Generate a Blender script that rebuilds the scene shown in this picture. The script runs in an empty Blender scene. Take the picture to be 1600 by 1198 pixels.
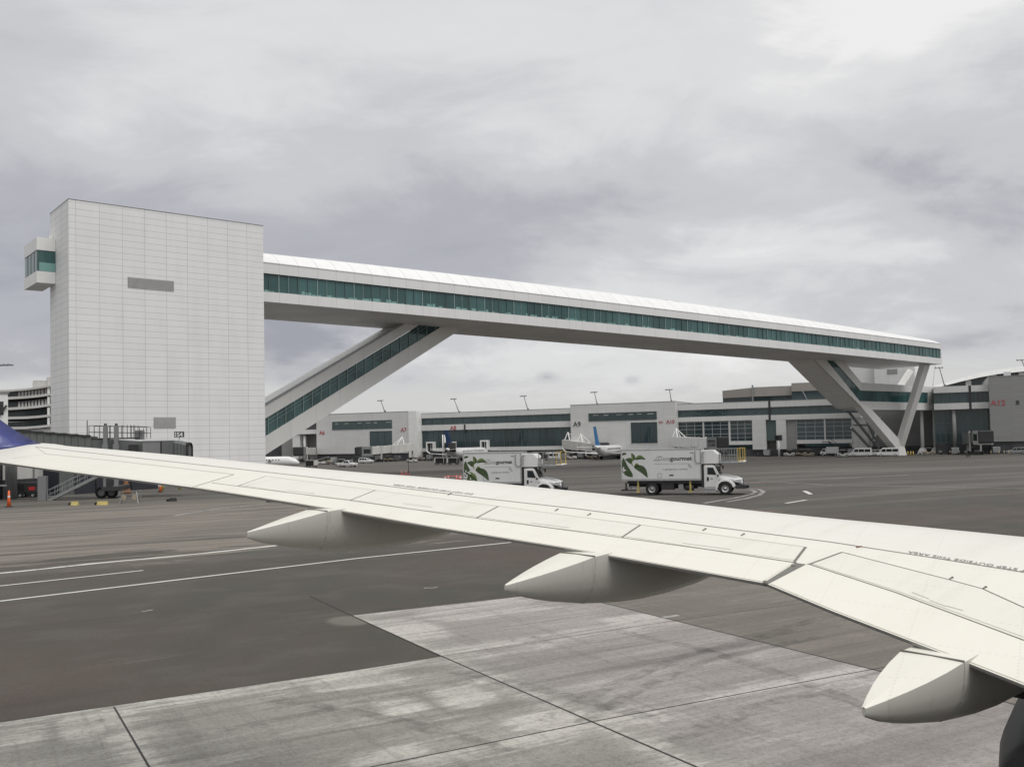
import bpy, math, random
import numpy as np
from mathutils import Vector, Matrix
random.seed(7)
R = math.radians
sc = bpy.context.scene
COL = sc.collection

# ------------------------------------------------------------------ camera model
CAM = Vector((0.0, 0.0, 4.6))
FPX, SHIFT, ROLL, PITCH = 1450.0, 38.4 / 1600.0, 0.0204, R(2.0)
_f0 = Vector((0, math.cos(PITCH), math.sin(PITCH)))
_u0 = Vector((0, -math.sin(PITCH), math.cos(PITCH)))
_r0 = Vector((1, 0, 0))
RIGHT = _r0 * math.cos(ROLL) - _u0 * math.sin(ROLL)
UP = _u0 * math.cos(ROLL) + _r0 * math.sin(ROLL)
FWD = _f0

def ray(px, py):
    return FWD + RIGHT * ((px - 800.0) / FPX) + UP * ((599.0 - py) / FPX + SHIFT * 1600 / FPX)

def proj(p):
    v = Vector(p) - CAM
    d = v.dot(FWD)
    return (800 + FPX * v.dot(RIGHT) / d, 599 - FPX * v.dot(UP) / d + SHIFT * 1600)

def gz(y):
    """the apron falls gently away from the aircraft for drainage"""
    if y <= 80: return 0.0
    if y >= 200: return -1.5
    return -1.5 * (y - 80) / 120.0

def at_z(px, py, z):
    d = ray(px, py); t = (z - CAM.z) / d.z
    return CAM + d * t

def G(px, py):
    """measured pixel -> point on the apron"""
    p = at_z(px, py, 0.0)
    if p.y <= 80 and p.y > 0: return p
    d = ray(px, py)
    lo, hi = 80.0 / d.y, 900.0 / d.y
    for _ in range(60):
        m = (lo + hi) / 2; q = CAM + d * m
        if q.z > gz(q.y): lo = m
        else: hi = m
    return CAM + d * lo

def at_y(px, py, y):
    d = ray(px, py); return CAM + d * (y / d.y)

class Frame:
    """vertical reference plane: x along it, y away from the camera, z up"""
    def __init__(s, o, az):
        s.o = Vector((o[0], o[1], 0)); s.az = az
        s.ex = Vector((math.sin(az), math.cos(az), 0)); s.ey = Vector((-s.ex.y, s.ex.x, 0))
        s.rotz = math.atan2(s.ex.y, s.ex.x)
    def P(s, px, py, d=0.0):
        r = ray(px, py); t = ((s.o - CAM).dot(s.ey) + d) / r.dot(s.ey)
        q = CAM + r * t
        return Vector(((q - s.o).dot(s.ex), d, q.z))
    def W(s, l):
        return s.o + s.ex * l[0] + s.ey * l[1] + Vector((0, 0, l[2]))
    def L(s, w):
        v = Vector(w) - s.o
        return Vector((v.dot(s.ex), v.dot(s.ey), w[2]))

# ------------------------------------------------------------------ object helpers
def tag(o, label, cat, group=None, kind=None):
    if label: o['label'] = label
    if cat: o['category'] = cat
    if group: o['group'] = group
    if kind: o['kind'] = kind
    return o

def thing(name, label, cat, loc=(0, 0, 0), rotz=0.0, group=None):
    o = bpy.data.objects.new(name, None); COL.objects.link(o)
    o.empty_display_size = 0.3
    o.location = loc; o.rotation_euler = (0, 0, rotz)
    return tag(o, label, cat, group)

def dup(root, loc, rotz, label, group=None):
    r = root.copy(); COL.objects.link(r)
    r.location = loc; r.rotation_euler = (0, 0, rotz)
    r['label'] = label
    if group: r['group'] = group
    for ch in list(root.children):
        c = ch.copy(); COL.objects.link(c); c.parent = r
        for g in list(ch.children):
            d = g.copy(); COL.objects.link(d); d.parent = c
    return r

class MB:
    def __init__(s):
        s.v = []; s.f = []; s.uv = {}; s.sm = set(); s.mi = {}
        s.cur = 0
    def face(s, idx, uv=None, smooth=False):
        k = len(s.f); s.f.append(tuple(idx))
        if uv: s.uv[k] = uv
        if smooth: s.sm.add(k)
        if s.cur: s.mi[k] = s.cur
    def add(s, pts):
        b = len(s.v); s.v += [tuple(p) for p in pts]; return b
    def hexa(s, p):
        b = s.add(p)
        for q in ((0, 3, 2, 1), (4, 5, 6, 7), (0, 1, 5, 4), (1, 2, 6, 5), (2, 3, 7, 6), (3, 0, 4, 7)):
            s.face([b + i for i in q])
        return s
    def box(s, x0, x1, y0, y1, z0, z1):
        if x0 > x1: x0, x1 = x1, x0
        if y0 > y1: y0, y1 = y1, y0
        if z0 > z1: z0, z1 = z1, z0
        return s.hexa([(x0, y0, z0), (x1, y0, z0), (x1, y1, z0), (x0, y1, z0), (x0, y0, z1), (x1, y0, z1), (x1, y1, z1), (x0, y1, z1)])
    def prism(s, pts, off, smooth=False):
        """closed polygon (3-D points, in order) pushed by the vector off"""
        n = len(pts); off = Vector(off)
        pts = [Vector(p) for p in pts]
        nn = Vector((0, 0, 0))
        for i in range(n): nn += (pts[i] - pts[0]).cross(pts[(i + 1) % n] - pts[0])
        if nn.dot(off) > 0: pts = pts[::-1]
        b = s.add(pts); c = s.add([p + off for p in pts])
        s.face([b + i for i in range(n)]); s.face([c + i for i in range(n)][::-1])
        for i in range(n):
            j = (i + 1) % n
            s.face((b + j, b + i, c + i, c + j), smooth=smooth)
        return s
    def quad(s, a, b_, c, d, uv=None):
        b = s.add([a, b_, c, d]); s.face((b, b + 1, b + 2, b + 3), uv); return s
    def bar(s, p0, p1, w, h=None, up=(0, 0, 1)):
        p0 = Vector(p0); p1 = Vector(p1); h = h or w
        d = (p1 - p0).normalized(); u = Vector(up)
        if abs(d.dot(u)) > 0.98: u = Vector((1, 0, 0))
        x = d.cross(u).normalized() * (w / 2); y = x.cross(d).normalized() * (h / 2)
        P = [p0 - x - y, p0 + x - y, p0 + x + y, p0 - x + y, p1 - x - y, p1 + x - y, p1 + x + y, p1 - x + y]
        return s.hexa(P)
    def tube(s, p0, p1, r0, r1=None, n=10, caps=True):
        p0 = Vector(p0); p1 = Vector(p1); r1 = r0 if r1 is None else r1
        d = (p1 - p0).normalized(); u = Vector((0, 0, 1)) if abs(d.z) < 0.95 else Vector((1, 0, 0))
        x = d.cross(u).normalized(); y = x.cross(d)
        A = [p0 + (x * math.cos(2 * math.pi * i / n) - y * math.sin(2 * math.pi * i / n)) * r0 for i in range(n)]
        B = [p1 + (x * math.cos(2 * math.pi * i / n) - y * math.sin(2 * math.pi * i / n)) * r1 for i in range(n)]
        a = s.add(A); b = s.add(B)
        for i in range(n):
            j = (i + 1) % n; s.face((a + j, a + i, b + i, b + j), smooth=n > 6)
        if caps:
            s.face([a + i for i in range(n)]); s.face([b + i for i in range(n)][::-1])
        return s
    def path(s, pts, r, n=6):
        for i in range(len(pts) - 1): s.tube(pts[i], pts[i + 1], r, n=n)
        return s
    def loft(s, rings, closed=True, caps=True, smooth=True, uvs=None):
        n = len(rings[0]); base = [s.add(r) for r in rings]
        for k in range(len(rings) - 1):
            for i in range(n if closed else n - 1):
                j = (i + 1) % n
                uv = None
                if uvs: uv = [uvs[k][i], uvs[k + 1][i], uvs[k + 1][j], uvs[k][j]]
                s.face((base[k] + i, base[k + 1] + i, base[k + 1] + j, base[k] + j), uv, smooth)
        if caps and closed:
            s.face([base[0] + i for i in range(n)]); s.face([base[-1] + i for i in range(n)][::-1])
        return s
    def build(s, name, mats, parent=None, bevel=0.0, recalc=False, uvoff=(0, 0)):
        me = bpy.data.meshes.new(name)
        me.from_pydata([tuple(v) for v in s.v], [], s.f)
        if not isinstance(mats, (list, tuple)): mats = [mats]
        for m in mats: me.materials.append(m)
        ul = me.uv_layers.new(name='UVMap')
        for k, p in enumerate(me.polygons):
            if k in s.sm: p.use_smooth = True
            if k in s.mi: p.material_index = s.mi[k]
            if k in s.uv:
                for li, q in zip(p.loop_indices, s.uv[k]): ul.data[li].uv = q
            else:
                nx, ny, nz = (abs(c) for c in p.normal)
                for li in p.loop_indices:
                    c = me.vertices[me.loops[li].vertex_index].co
                    if nz >= nx and nz >= ny: q = (c.x, c.y)
                    elif nx >= ny: q = (c.y, c.z)
                    else: q = (c.x, c.z)
                    ul.data[li].uv = (q[0] + uvoff[0], q[1] + uvoff[1])
        if recalc:
            import bmesh
            bm = bmesh.new(); bm.from_mesh(me); bmesh.ops.recalc_face_normals(bm, faces=bm.faces); bm.to_mesh(me); bm.free()
        o = bpy.data.objects.new(name, me); COL.objects.link(o)
        if parent is not None: o.parent = parent
        if bevel:
            b = o.modifiers.new('bevel', 'BEVEL'); b.width = bevel; b.segments = 2; b.limit_method = 'ANGLE'; b.angle_limit = R(35)
        return o

def text_mesh(name, body, mat, parent, mtx, size=1.0, bold=0.0, extrude=0.002, align='LEFT', shear=0.0, width=None):
    cu = bpy.data.curves.new(name + '_curve', 'FONT')
    cu.body = body; cu.size = size; cu.offset = bold; cu.extrude = extrude; cu.align_x = align; cu.shear = shear
    cu.resolution_u = 3
    t = bpy.data.objects.new(name + '_tmp', cu); COL.objects.link(t)
    bpy.context.view_layer.update()
    me = bpy.data.meshes.new_from_object(t.evaluated_get(bpy.context.evaluated_depsgraph_get()))
    bpy.data.objects.remove(t)
    if width:
        xs = [v.co.x for v in me.vertices]; k = width / (max(xs) - min(xs))
        for v in me.vertices: v.co.x *= k
    me.transform(mtx)
    me.materials.clear(); me.materials.append(mat)
    o = bpy.data.objects.new(name, me); COL.objects.link(o)
    if parent is not None: o.parent = parent
    return o

# ------------------------------------------------------------------ materials
def new_mat(name):
    m = bpy.data.materials.new(name); m.use_nodes = True
    nt = m.node_tree; b = nt.nodes['Principled BSDF']
    return m, nt, b

def N(nt, t, **kw):
    n = nt.nodes.new(t)
    for k, v in kw.items():
        if k.startswith('i_'): n.inputs[k[2:].replace('_', ' ')].default_value = v
        else: setattr(n, k, v)
    return n

def mix_rgb(nt, fac, a, b, mode='MIX'):
    n = nt.nodes.new('ShaderNodeMix'); n.data_type = 'RGBA'; n.blend_type = mode
    for s, v in ((n.inputs[0], fac), (n.inputs[6], a), (n.inputs[7], b)):
        if hasattr(v, 'is_linked') or isinstance(v, bpy.types.NodeSocket): nt.links.new(v, s)
        elif isinstance(v, (tuple, list)): s.default_value = (*v[:3], 1)
        else: s.default_value = v
    return n.outputs[2]

def math_n(nt, op, a, b=None, c=None, clamp=False):
    n = nt.nodes.new('ShaderNodeMath'); n.operation = op; n.use_clamp = clamp
    for i, v in enumerate((a, b, c)):
        if v is None: continue
        if isinstance(v, bpy.types.NodeSocket): nt.links.new(v, n.inputs[i])
        else: n.inputs[i].default_value = v
    return n.outputs[0]

def smoothstep(nt, v, lo, hi):
    n = nt.nodes.new('ShaderNodeMapRange'); n.interpolation_type = 'SMOOTHSTEP'
    nt.links.new(v, n.inputs[0]); n.inputs[1].default_value = lo; n.inputs[2].default_value = hi
    return n.outputs[0]

def noise(nt, vec, scale, detail=4, rough=0.55, dist=0.0):
    n = nt.nodes.new('ShaderNodeTexNoise'); n.inputs['Scale'].default_value = scale
    n.inputs['Detail'].default_value = detail; n.inputs['Roughness'].default_value = rough; n.inputs['Distortion'].default_value = dist
    if vec is not None: nt.links.new(vec, n.inputs['Vector'])
    return n.outputs['Fac']

def mapped(nt, vec, scale=(1, 1, 1), rot=(0, 0, 0), loc=(0, 0, 0)):
    n = nt.nodes.new('ShaderNodeMapping'); n.inputs['Scale'].default_value = scale; n.inputs['Rotation'].default_value = rot; n.inputs['Location'].default_value = loc
    nt.links.new(vec, n.inputs['Vector']); return n.outputs[0]

def paint(name, col, rough=0.5, metal=0.0, var=0.08, scale=1.5, bump=0.0, coat=0.0, streak=False, spec=0.5):
    m, nt, b = new_mat(name)
    tc = N(nt, 'ShaderNodeTexCoord')
    v = tc.outputs['Object']
    if streak: v = mapped(nt, v, (1, 1, 0.15))
    f = noise(nt, v, scale, 6, 0.6)
    f2 = noise(nt, v, scale * 9, 3, 0.6)
    ff = math_n(nt, 'ADD', math_n(nt, 'MULTIPLY', f, 0.7), math_n(nt, 'MULTIPLY', f2, 0.3))
    ff = smoothstep(nt, ff, 0.3, 0.7)
    lo = tuple(c * (1 - var) for c in col); hi = tuple(min(1, c * (1 + var * 0.6)) for c in col)
    nt.links.new(mix_rgb(nt, ff, lo, hi), b.inputs['Base Color'])
    b.inputs['Roughness'].default_value = rough; b.inputs['Metallic'].default_value = metal
    b.inputs['Coat Weight'].default_value = coat; b.inputs['Coat Roughness'].default_value = 0.12
    b.inputs['Specular IOR Level'].default_value = spec
    if bump:
        bn = N(nt, 'ShaderNodeBump'); bn.inputs['Strength'].default_value = bump; bn.inputs['Distance'].default_value = 0.02
        nt.links.new(f2, bn.inputs['Height']); nt.links.new(bn.outputs[0], b.inputs['Normal'])
    return m

def panels(name, col, cw, rh, joint=0.03, jcol=(0.35, 0.35, 0.35), rough=0.45, var=0.05, off=(0, 0), stagger=0.0):
    """flat cladding panels with open joints, laid out in metres on the UV map"""
    m, nt, b = new_mat(name)
    tc = N(nt, 'ShaderNodeTexCoord')
    v = mapped(nt, tc.outputs['UV'], (1, 1, 1), (0, 0, 0), (off[0], off[1], 0))
    br = N(nt, 'ShaderNodeTexBrick')
    br.offset = stagger; br.squash = 1.0
    br.inputs['Scale'].default_value = 1.0; br.inputs['Brick Width'].default_value = cw; br.inputs['Row Height'].default_value = rh
    br.inputs['Mortar Size'].default_value = joint; br.inputs['Mortar Smooth'].default_value = 0.3; br.inputs['Bias'].default_value = 0.0
    br.inputs['Color1'].default_value = (*[c * (1 - var) for c in col], 1); br.inputs['Color2'].default_value = (*col, 1)
    br.inputs['Mortar'].default_value = (*jcol, 1)
    nt.links.new(v, br.inputs['Vector'])
    st = noise(nt, mapped(nt, tc.outputs['Object'], (0.5, 0.5, 0.08)), 1.0, 5, 0.6)
    nt.links.new(mix_rgb(nt, smoothstep(nt, st, 0.35, 0.8), br.outputs['Color'], tuple(c * 0.82 for c in col), 'MULTIPLY') if False else
                 mix_rgb(nt, math_n(nt, 'MULTIPLY', smoothstep(nt, st, 0.4, 0.75), 0.10), br.outputs['Color'], (0.3, 0.29, 0.27)), b.inputs['Base Color'])
    b.inputs['Roughness'].default_value = rough
    bn = N(nt, 'ShaderNodeBump'); bn.inputs['Strength'].default_value = 0.4; bn.inputs['Distance'].default_value = 0.02; bn.invert = True
    nt.links.new(br.outputs['Fac'], bn.inputs['Height']); nt.links.new(bn.outputs[0], b.inputs['Normal'])
    return m

def glass(name, col, rough=0.06, var=0.5, streaks=True, spec=0.5):
    m, nt, b = new_mat(name)
    oi = N(nt, 'ShaderNodeObjectInfo'); tc = N(nt, 'ShaderNodeTexCoord')
    f = oi.outputs['Random']
    n1 = noise(nt, mapped(nt, tc.outputs['Object'], (1.2, 1.2, 0.12)), 1.0, 3, 0.5)
    fac = math_n(nt, 'ADD', math_n(nt, 'MULTIPLY', f, 0.5), math_n(nt, 'MULTIPLY', n1, 0.5))
    lo = tuple(c * (1 - var) for c in col); hi = tuple(c * (1 + var) for c in col)
    nt.links.new(mix_rgb(nt, fac, lo, hi), b.inputs['Base Color'])
    b.inputs['Roughness'].default_value = rough; b.inputs['Specular IOR Level'].default_value = spec
    return m
# ------------------------------------------------------------------ the materials in use
M = {}
M['tower'] = panels('tower_cladding', (0.79, 0.79, 0.785), 2.92, 0.86, 0.020, (0.36, 0.36, 0.36), 0.5, 0.03, (2.05, 0.2))
M['fascia'] = panels('bridge_fascia_cladding', (0.75, 0.75, 0.74), 3.1, 90.0, 0.018, (0.36, 0.36, 0.36), 0.4, 0.04, (0, 40))
M['white'] = paint('white_steel_paint', (0.76, 0.76, 0.74), 0.4, 0, 0.06, 0.4)
M['leg'] = panels('leg_cladding', (0.76, 0.755, 0.725), 4.4, 90.0, 0.016, (0.36, 0.36, 0.36), 0.4, 0.03, (0, 40))
M['soffit'] = paint('soffit_metal', (0.74, 0.735, 0.72), 0.55, 0, 0.15, 0.12, streak=False)
M['roof'] = panels('white_roof_sheets', (0.78, 0.78, 0.77), 3.1, 90.0, 0.05, (0.46, 0.46, 0.46), 0.35, 0.03, (0, 40))
M['louvre'] = paint('louvre_grey', (0.26, 0.26, 0.25), 0.5, 0.2)
M['teal'] = glass('teal_glazing', (0.045, 0.105, 0.104), 0.05, 0.62)
M['teal_low'] = glass('pale_teal_glazing', (0.16, 0.30, 0.275), 0.15, 0.55)
M['dark_glass'] = glass('dark_glazing', (0.036, 0.058, 0.063), 0.06, 0.6)  # lifted off black: haze of the cabin pane put into the colour
M['mullion'] = paint('mullion_grey_green', (0.10, 0.14, 0.135), 0.4, 0.3)
M['mullion_l'] = paint('mullion_pale_green', (0.24, 0.33, 0.32), 0.4)
M['mullion_w'] = paint('mullion_white', (0.36, 0.37, 0.37), 0.4)
M['conc_wall'] = panels('concourse_cladding', (0.63, 0.63, 0.615), 6.0, 0.75, 0.02, (0.36, 0.36, 0.35), 0.5, 0.06)
M['conc_band'] = panels('concourse_band', (0.66, 0.66, 0.645), 7.0, 60, 0.02, (0.36, 0.36, 0.36), 0.5, 0.04, (0, 20))
M['grey_wall'] = panels('grey_cladding', (0.27, 0.27, 0.265), 5.0, 0.8, 0.02, (0.19, 0.19, 0.19), 0.5, 0.06)
M['plinth'] = paint('dark_plinth', (0.055, 0.057, 0.062), 0.7, 0, 0.4, 0.5)  # raised tone: window haze mixed into the plinth colour
M['beige'] = paint('beige_panels', (0.34, 0.31, 0.28), 0.6, 0, 0.08, 0.3)
M['garage'] = paint('garage_concrete', (0.50, 0.49, 0.47), 0.8, 0, 0.12, 0.3)
M['black'] = paint('black_rubber', (0.012, 0.012, 0.013), 0.75, 0, 0.3, 3)
M['dark'] = paint('dark_steel', (0.048, 0.048, 0.050), 0.55, 0.3, 0.3, 2)  # slightly raised, with window haze carried in the base colour
M['steel'] = paint('galvanised_steel', (0.30, 0.31, 0.31), 0.45, 0.5, 0.2, 3)
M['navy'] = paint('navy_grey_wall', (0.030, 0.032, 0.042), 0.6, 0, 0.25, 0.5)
M['jetgrey'] = panels('grey_corrugated_tunnel', (0.125, 0.135, 0.13), 0.6, 90, 0.06, (0.075, 0.08, 0.08), 0.5, 0.06, (0, 40))
M['jetgrey_flat'] = paint('grey_tunnel_paint', (0.12, 0.128, 0.126), 0.5, 0, 0.15, 0.6, streak=True)
M['jetgrey_lt'] = paint('light_grey_cab_paint', (0.20, 0.205, 0.205), 0.5, 0, 0.12, 0.6, streak=True)
M['canopy'] = paint('black_bellows', (0.035, 0.035, 0.037), 0.8, 0, 0.3, 4)  # black lifted a little by haze put into the colour
M['offwhite'] = paint('weathered_off_white', (0.56, 0.55, 0.52), 0.5, 0, 0.18, 0.5, streak=True)
M['truck'] = paint('white_truck_paint', (0.70, 0.70, 0.69), 0.32, 0, 0.05, 0.8, coat=0.3)
M['truck_box'] = paint('white_box_panel', (0.62, 0.625, 0.615), 0.42, 0, 0.06, 0.6, streak=True)
M['alu'] = paint('aluminium_trim', (0.50, 0.50, 0.50), 0.35, 0.7, 0.1, 3)
M['carglass'] = glass('vehicle_glass', (0.022, 0.028, 0.030), 0.04, 0.4)
M['yellow'] = paint('yellow_paint', (0.50, 0.37, 0.09), 0.5, 0, 0.2, 3)
M['pale_yellow'] = paint('faded_yellow_paint', (0.45, 0.37, 0.12), 0.55, 0, 0.25, 3)
M['orange'] = paint('orange_plastic', (0.75, 0.13, 0.03), 0.5, 0, 0.12, 3)
M['rust_orange'] = paint('rusty_orange', (0.24, 0.11, 0.05), 0.7, 0, 0.25, 4)
M['red'] = paint('red_paint', (0.55, 0.04, 0.04), 0.5, 0, 0.15, 3)
M['pinkred'] = paint('red_barrier_plastic', (0.62, 0.13, 0.12), 0.5, 0, 0.15, 3)
M['signred'] = paint('gate_letter_red', (0.42, 0.09, 0.10), 0.5)
M['ink'] = paint('dark_grey_lettering', (0.055, 0.055, 0.055), 0.5)
M['ink_lt'] = paint('light_grey_lettering', (0.20, 0.20, 0.20), 0.5)
M['leaf'] = paint('leaf_print_dark', (0.048, 0.080, 0.030), 0.5, 0, 0.35, 5)
M['leaf_mid'] = paint('leaf_print_mid', (0.14, 0.19, 0.06), 0.5, 0, 0.3, 5)
M['leaf_lt'] = paint('leaf_print_rib', (0.16, 0.20, 0.09), 0.5, 0, 0.2, 5)
M['blue_tail'] = paint('tail_blue', (0.035, 0.16, 0.36), 0.4)
M['navy_tail'] = paint('tail_navy', (0.012, 0.035, 0.09), 0.4)
M['plane'] = paint('airliner_white', (0.70, 0.70, 0.69), 0.3, 0, 0.05, 0.5, coat=0.3)
M['lamp'] = paint('lamp_head_grey', (0.16, 0.16, 0.17), 0.4, 0.4)
M['signwhite'] = paint('sign_white', (0.75, 0.75, 0.75), 0.5)
M['tan'] = paint('tan_equipment', (0.35, 0.29, 0.21), 0.6)

# aircraft skin: painted metal with faint grime running back over the wing
def wing_paint(name, col, grime=0.12):
    m, nt, b = new_mat(name)
    tc = N(nt, 'ShaderNodeTexCoord')
    v = mapped(nt, tc.outputs['Object'], (1, 1, 1), (0, 0, -R(38)))
    v2 = mapped(nt, v, (0.35, 3.0, 1))
    f = noise(nt, v2, 1.3, 6, 0.6); g = noise(nt, v, 0.5, 4, 0.5); s = noise(nt, v, 45, 2, 0.5)
    a = math_n(nt, 'MULTIPLY', smoothstep(nt, f, 0.45, 0.85), grime)
    c = mix_rgb(nt, a, col, (0.42, 0.38, 0.30))
    c = mix_rgb(nt, math_n(nt, 'MULTIPLY', smoothstep(nt, g, 0.4, 0.75), 0.10), c, (0.62, 0.60, 0.52))
    c = mix_rgb(nt, math_n(nt, 'MULTIPLY', smoothstep(nt, s, 0.68, 0.75), 0.06), c, (0.3, 0.29, 0.27))
    # rows of flush fasteners along and across the skin
    sp = N(nt, 'ShaderNodeSeparateXYZ'); nt.links.new(mapped(nt, tc.outputs['Object'], (1, 1, 1), (0, 0, R(31))), sp.inputs[0])
    def rows(a, b_, pitch, gap):
        u = math_n(nt, 'ABSOLUTE', math_n(nt, 'SUBTRACT', math_n(nt, 'FRACT', math_n(nt, 'DIVIDE', a, gap)), 0.5))
        w = math_n(nt, 'ABSOLUTE', math_n(nt, 'SUBTRACT', math_n(nt, 'FRACT', math_n(nt, 'DIVIDE', b_, pitch)), 0.5))
        return math_n(nt, 'MULTIPLY', math_n(nt, 'LESS_THAN', u, 0.006 / gap), math_n(nt, 'LESS_THAN', w, 0.22))
    rv = math_n(nt, 'MAXIMUM', rows(sp.outputs[0], sp.outputs[1], 0.045, 0.62), rows(sp.outputs[1], sp.outputs[0], 0.045, 0.47))
    c = mix_rgb(nt, math_n(nt, 'MULTIPLY', rv, 0.16), c, (0.25, 0.24, 0.21))
    nt.links.new(c, b.inputs['Base Color'])
    b.inputs['Roughness'].default_value = 0.38; b.inputs['Specular IOR Level'].default_value = 0.4
    return m
M['wing'] = wing_paint('wing_white_paint', (0.705, 0.685, 0.617), 0.20)
M['wing_b'] = wing_paint('spoiler_white_paint', (0.685, 0.668, 0.605), 0.26)
M['flap'] = wing_paint('flap_white_paint', (0.715, 0.692, 0.620), 0.18)
M['slat'] = wing_paint('leading_edge_paint', (0.69, 0.675, 0.62), 0.20)
M['fairing'] = wing_paint('fairing_shaded_paint', (0.54, 0.525, 0.48), 0.28)  # shell darker than its white lid: shade under the wing put into the colour
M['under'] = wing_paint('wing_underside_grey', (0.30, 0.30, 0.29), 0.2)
M['seam'] = paint('seam_sealant_dark', (0.17, 0.16, 0.145), 0.7)
M['seam_lt'] = paint('seam_line_grey', (0.46, 0.45, 0.41), 0.7)
M['gap'] = paint('flap_gap_shadow_metal', (0.16, 0.155, 0.14), 0.6)
M['stencil'] = paint('stencil_grey', (0.24, 0.235, 0.22), 0.6)
M['leg_soffit'] = paint('leg_soffit_shaded', (0.24, 0.24, 0.23), 0.6, 0, 0.12, 0.2)  # shade of the down-facing side painted in as a darker grey
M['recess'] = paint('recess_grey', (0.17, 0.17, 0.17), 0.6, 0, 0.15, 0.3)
M['winglet'] = paint('winglet_blue', (0.045, 0.055, 0.20), 0.35, 0, 0.10, 0.8, coat=0.2)
M['nacelle'] = paint('nacelle_dark_grey', (0.06, 0.063, 0.063), 0.5, 0.2, 0.2, 1.5)
# ------------------------------------------------------------------ camera, light, sky
cam_d = bpy.data.cameras.new('camera'); cam = bpy.data.objects.new('camera', cam_d); COL.objects.link(cam)
cam_d.sensor_width = 36.0; cam_d.sensor_fit = 'HORIZONTAL'; cam_d.lens = 36.0 * FPX / 1600.0
cam_d.shift_y = SHIFT; cam_d.clip_start = 0.05; cam_d.clip_end = 6000
cam.matrix_world = Matrix(((RIGHT.x, UP.x, -FWD.x, CAM.x), (RIGHT.y, UP.y, -FWD.y, CAM.y), (RIGHT.z, UP.z, -FWD.z, CAM.z), (0, 0, 0, 1)))
sc.camera = cam
sc.view_settings.view_transform = 'Standard'; sc.view_settings.look = 'None'
sc.view_settings.exposure = 0.0; sc.view_settings.gamma = 1.0

SUN_AZ, SUN_EL = R(138), R(58)       # soft brightness behind the camera
sd = bpy.data.lights.new('sun', 'SUN'); sun = bpy.data.objects.new('sun', sd); COL.objects.link(sun)
sd.energy = 1.65; sd.angle = R(35); sd.color = (1.0, 0.982, 0.95)
sv = Vector((math.sin(SUN_AZ) * math.cos(SUN_EL), math.cos(SUN_AZ) * math.cos(SUN_EL), math.sin(SUN_EL)))
sun.rotation_euler = sv.to_track_quat('Z', 'Y').to_euler()

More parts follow.
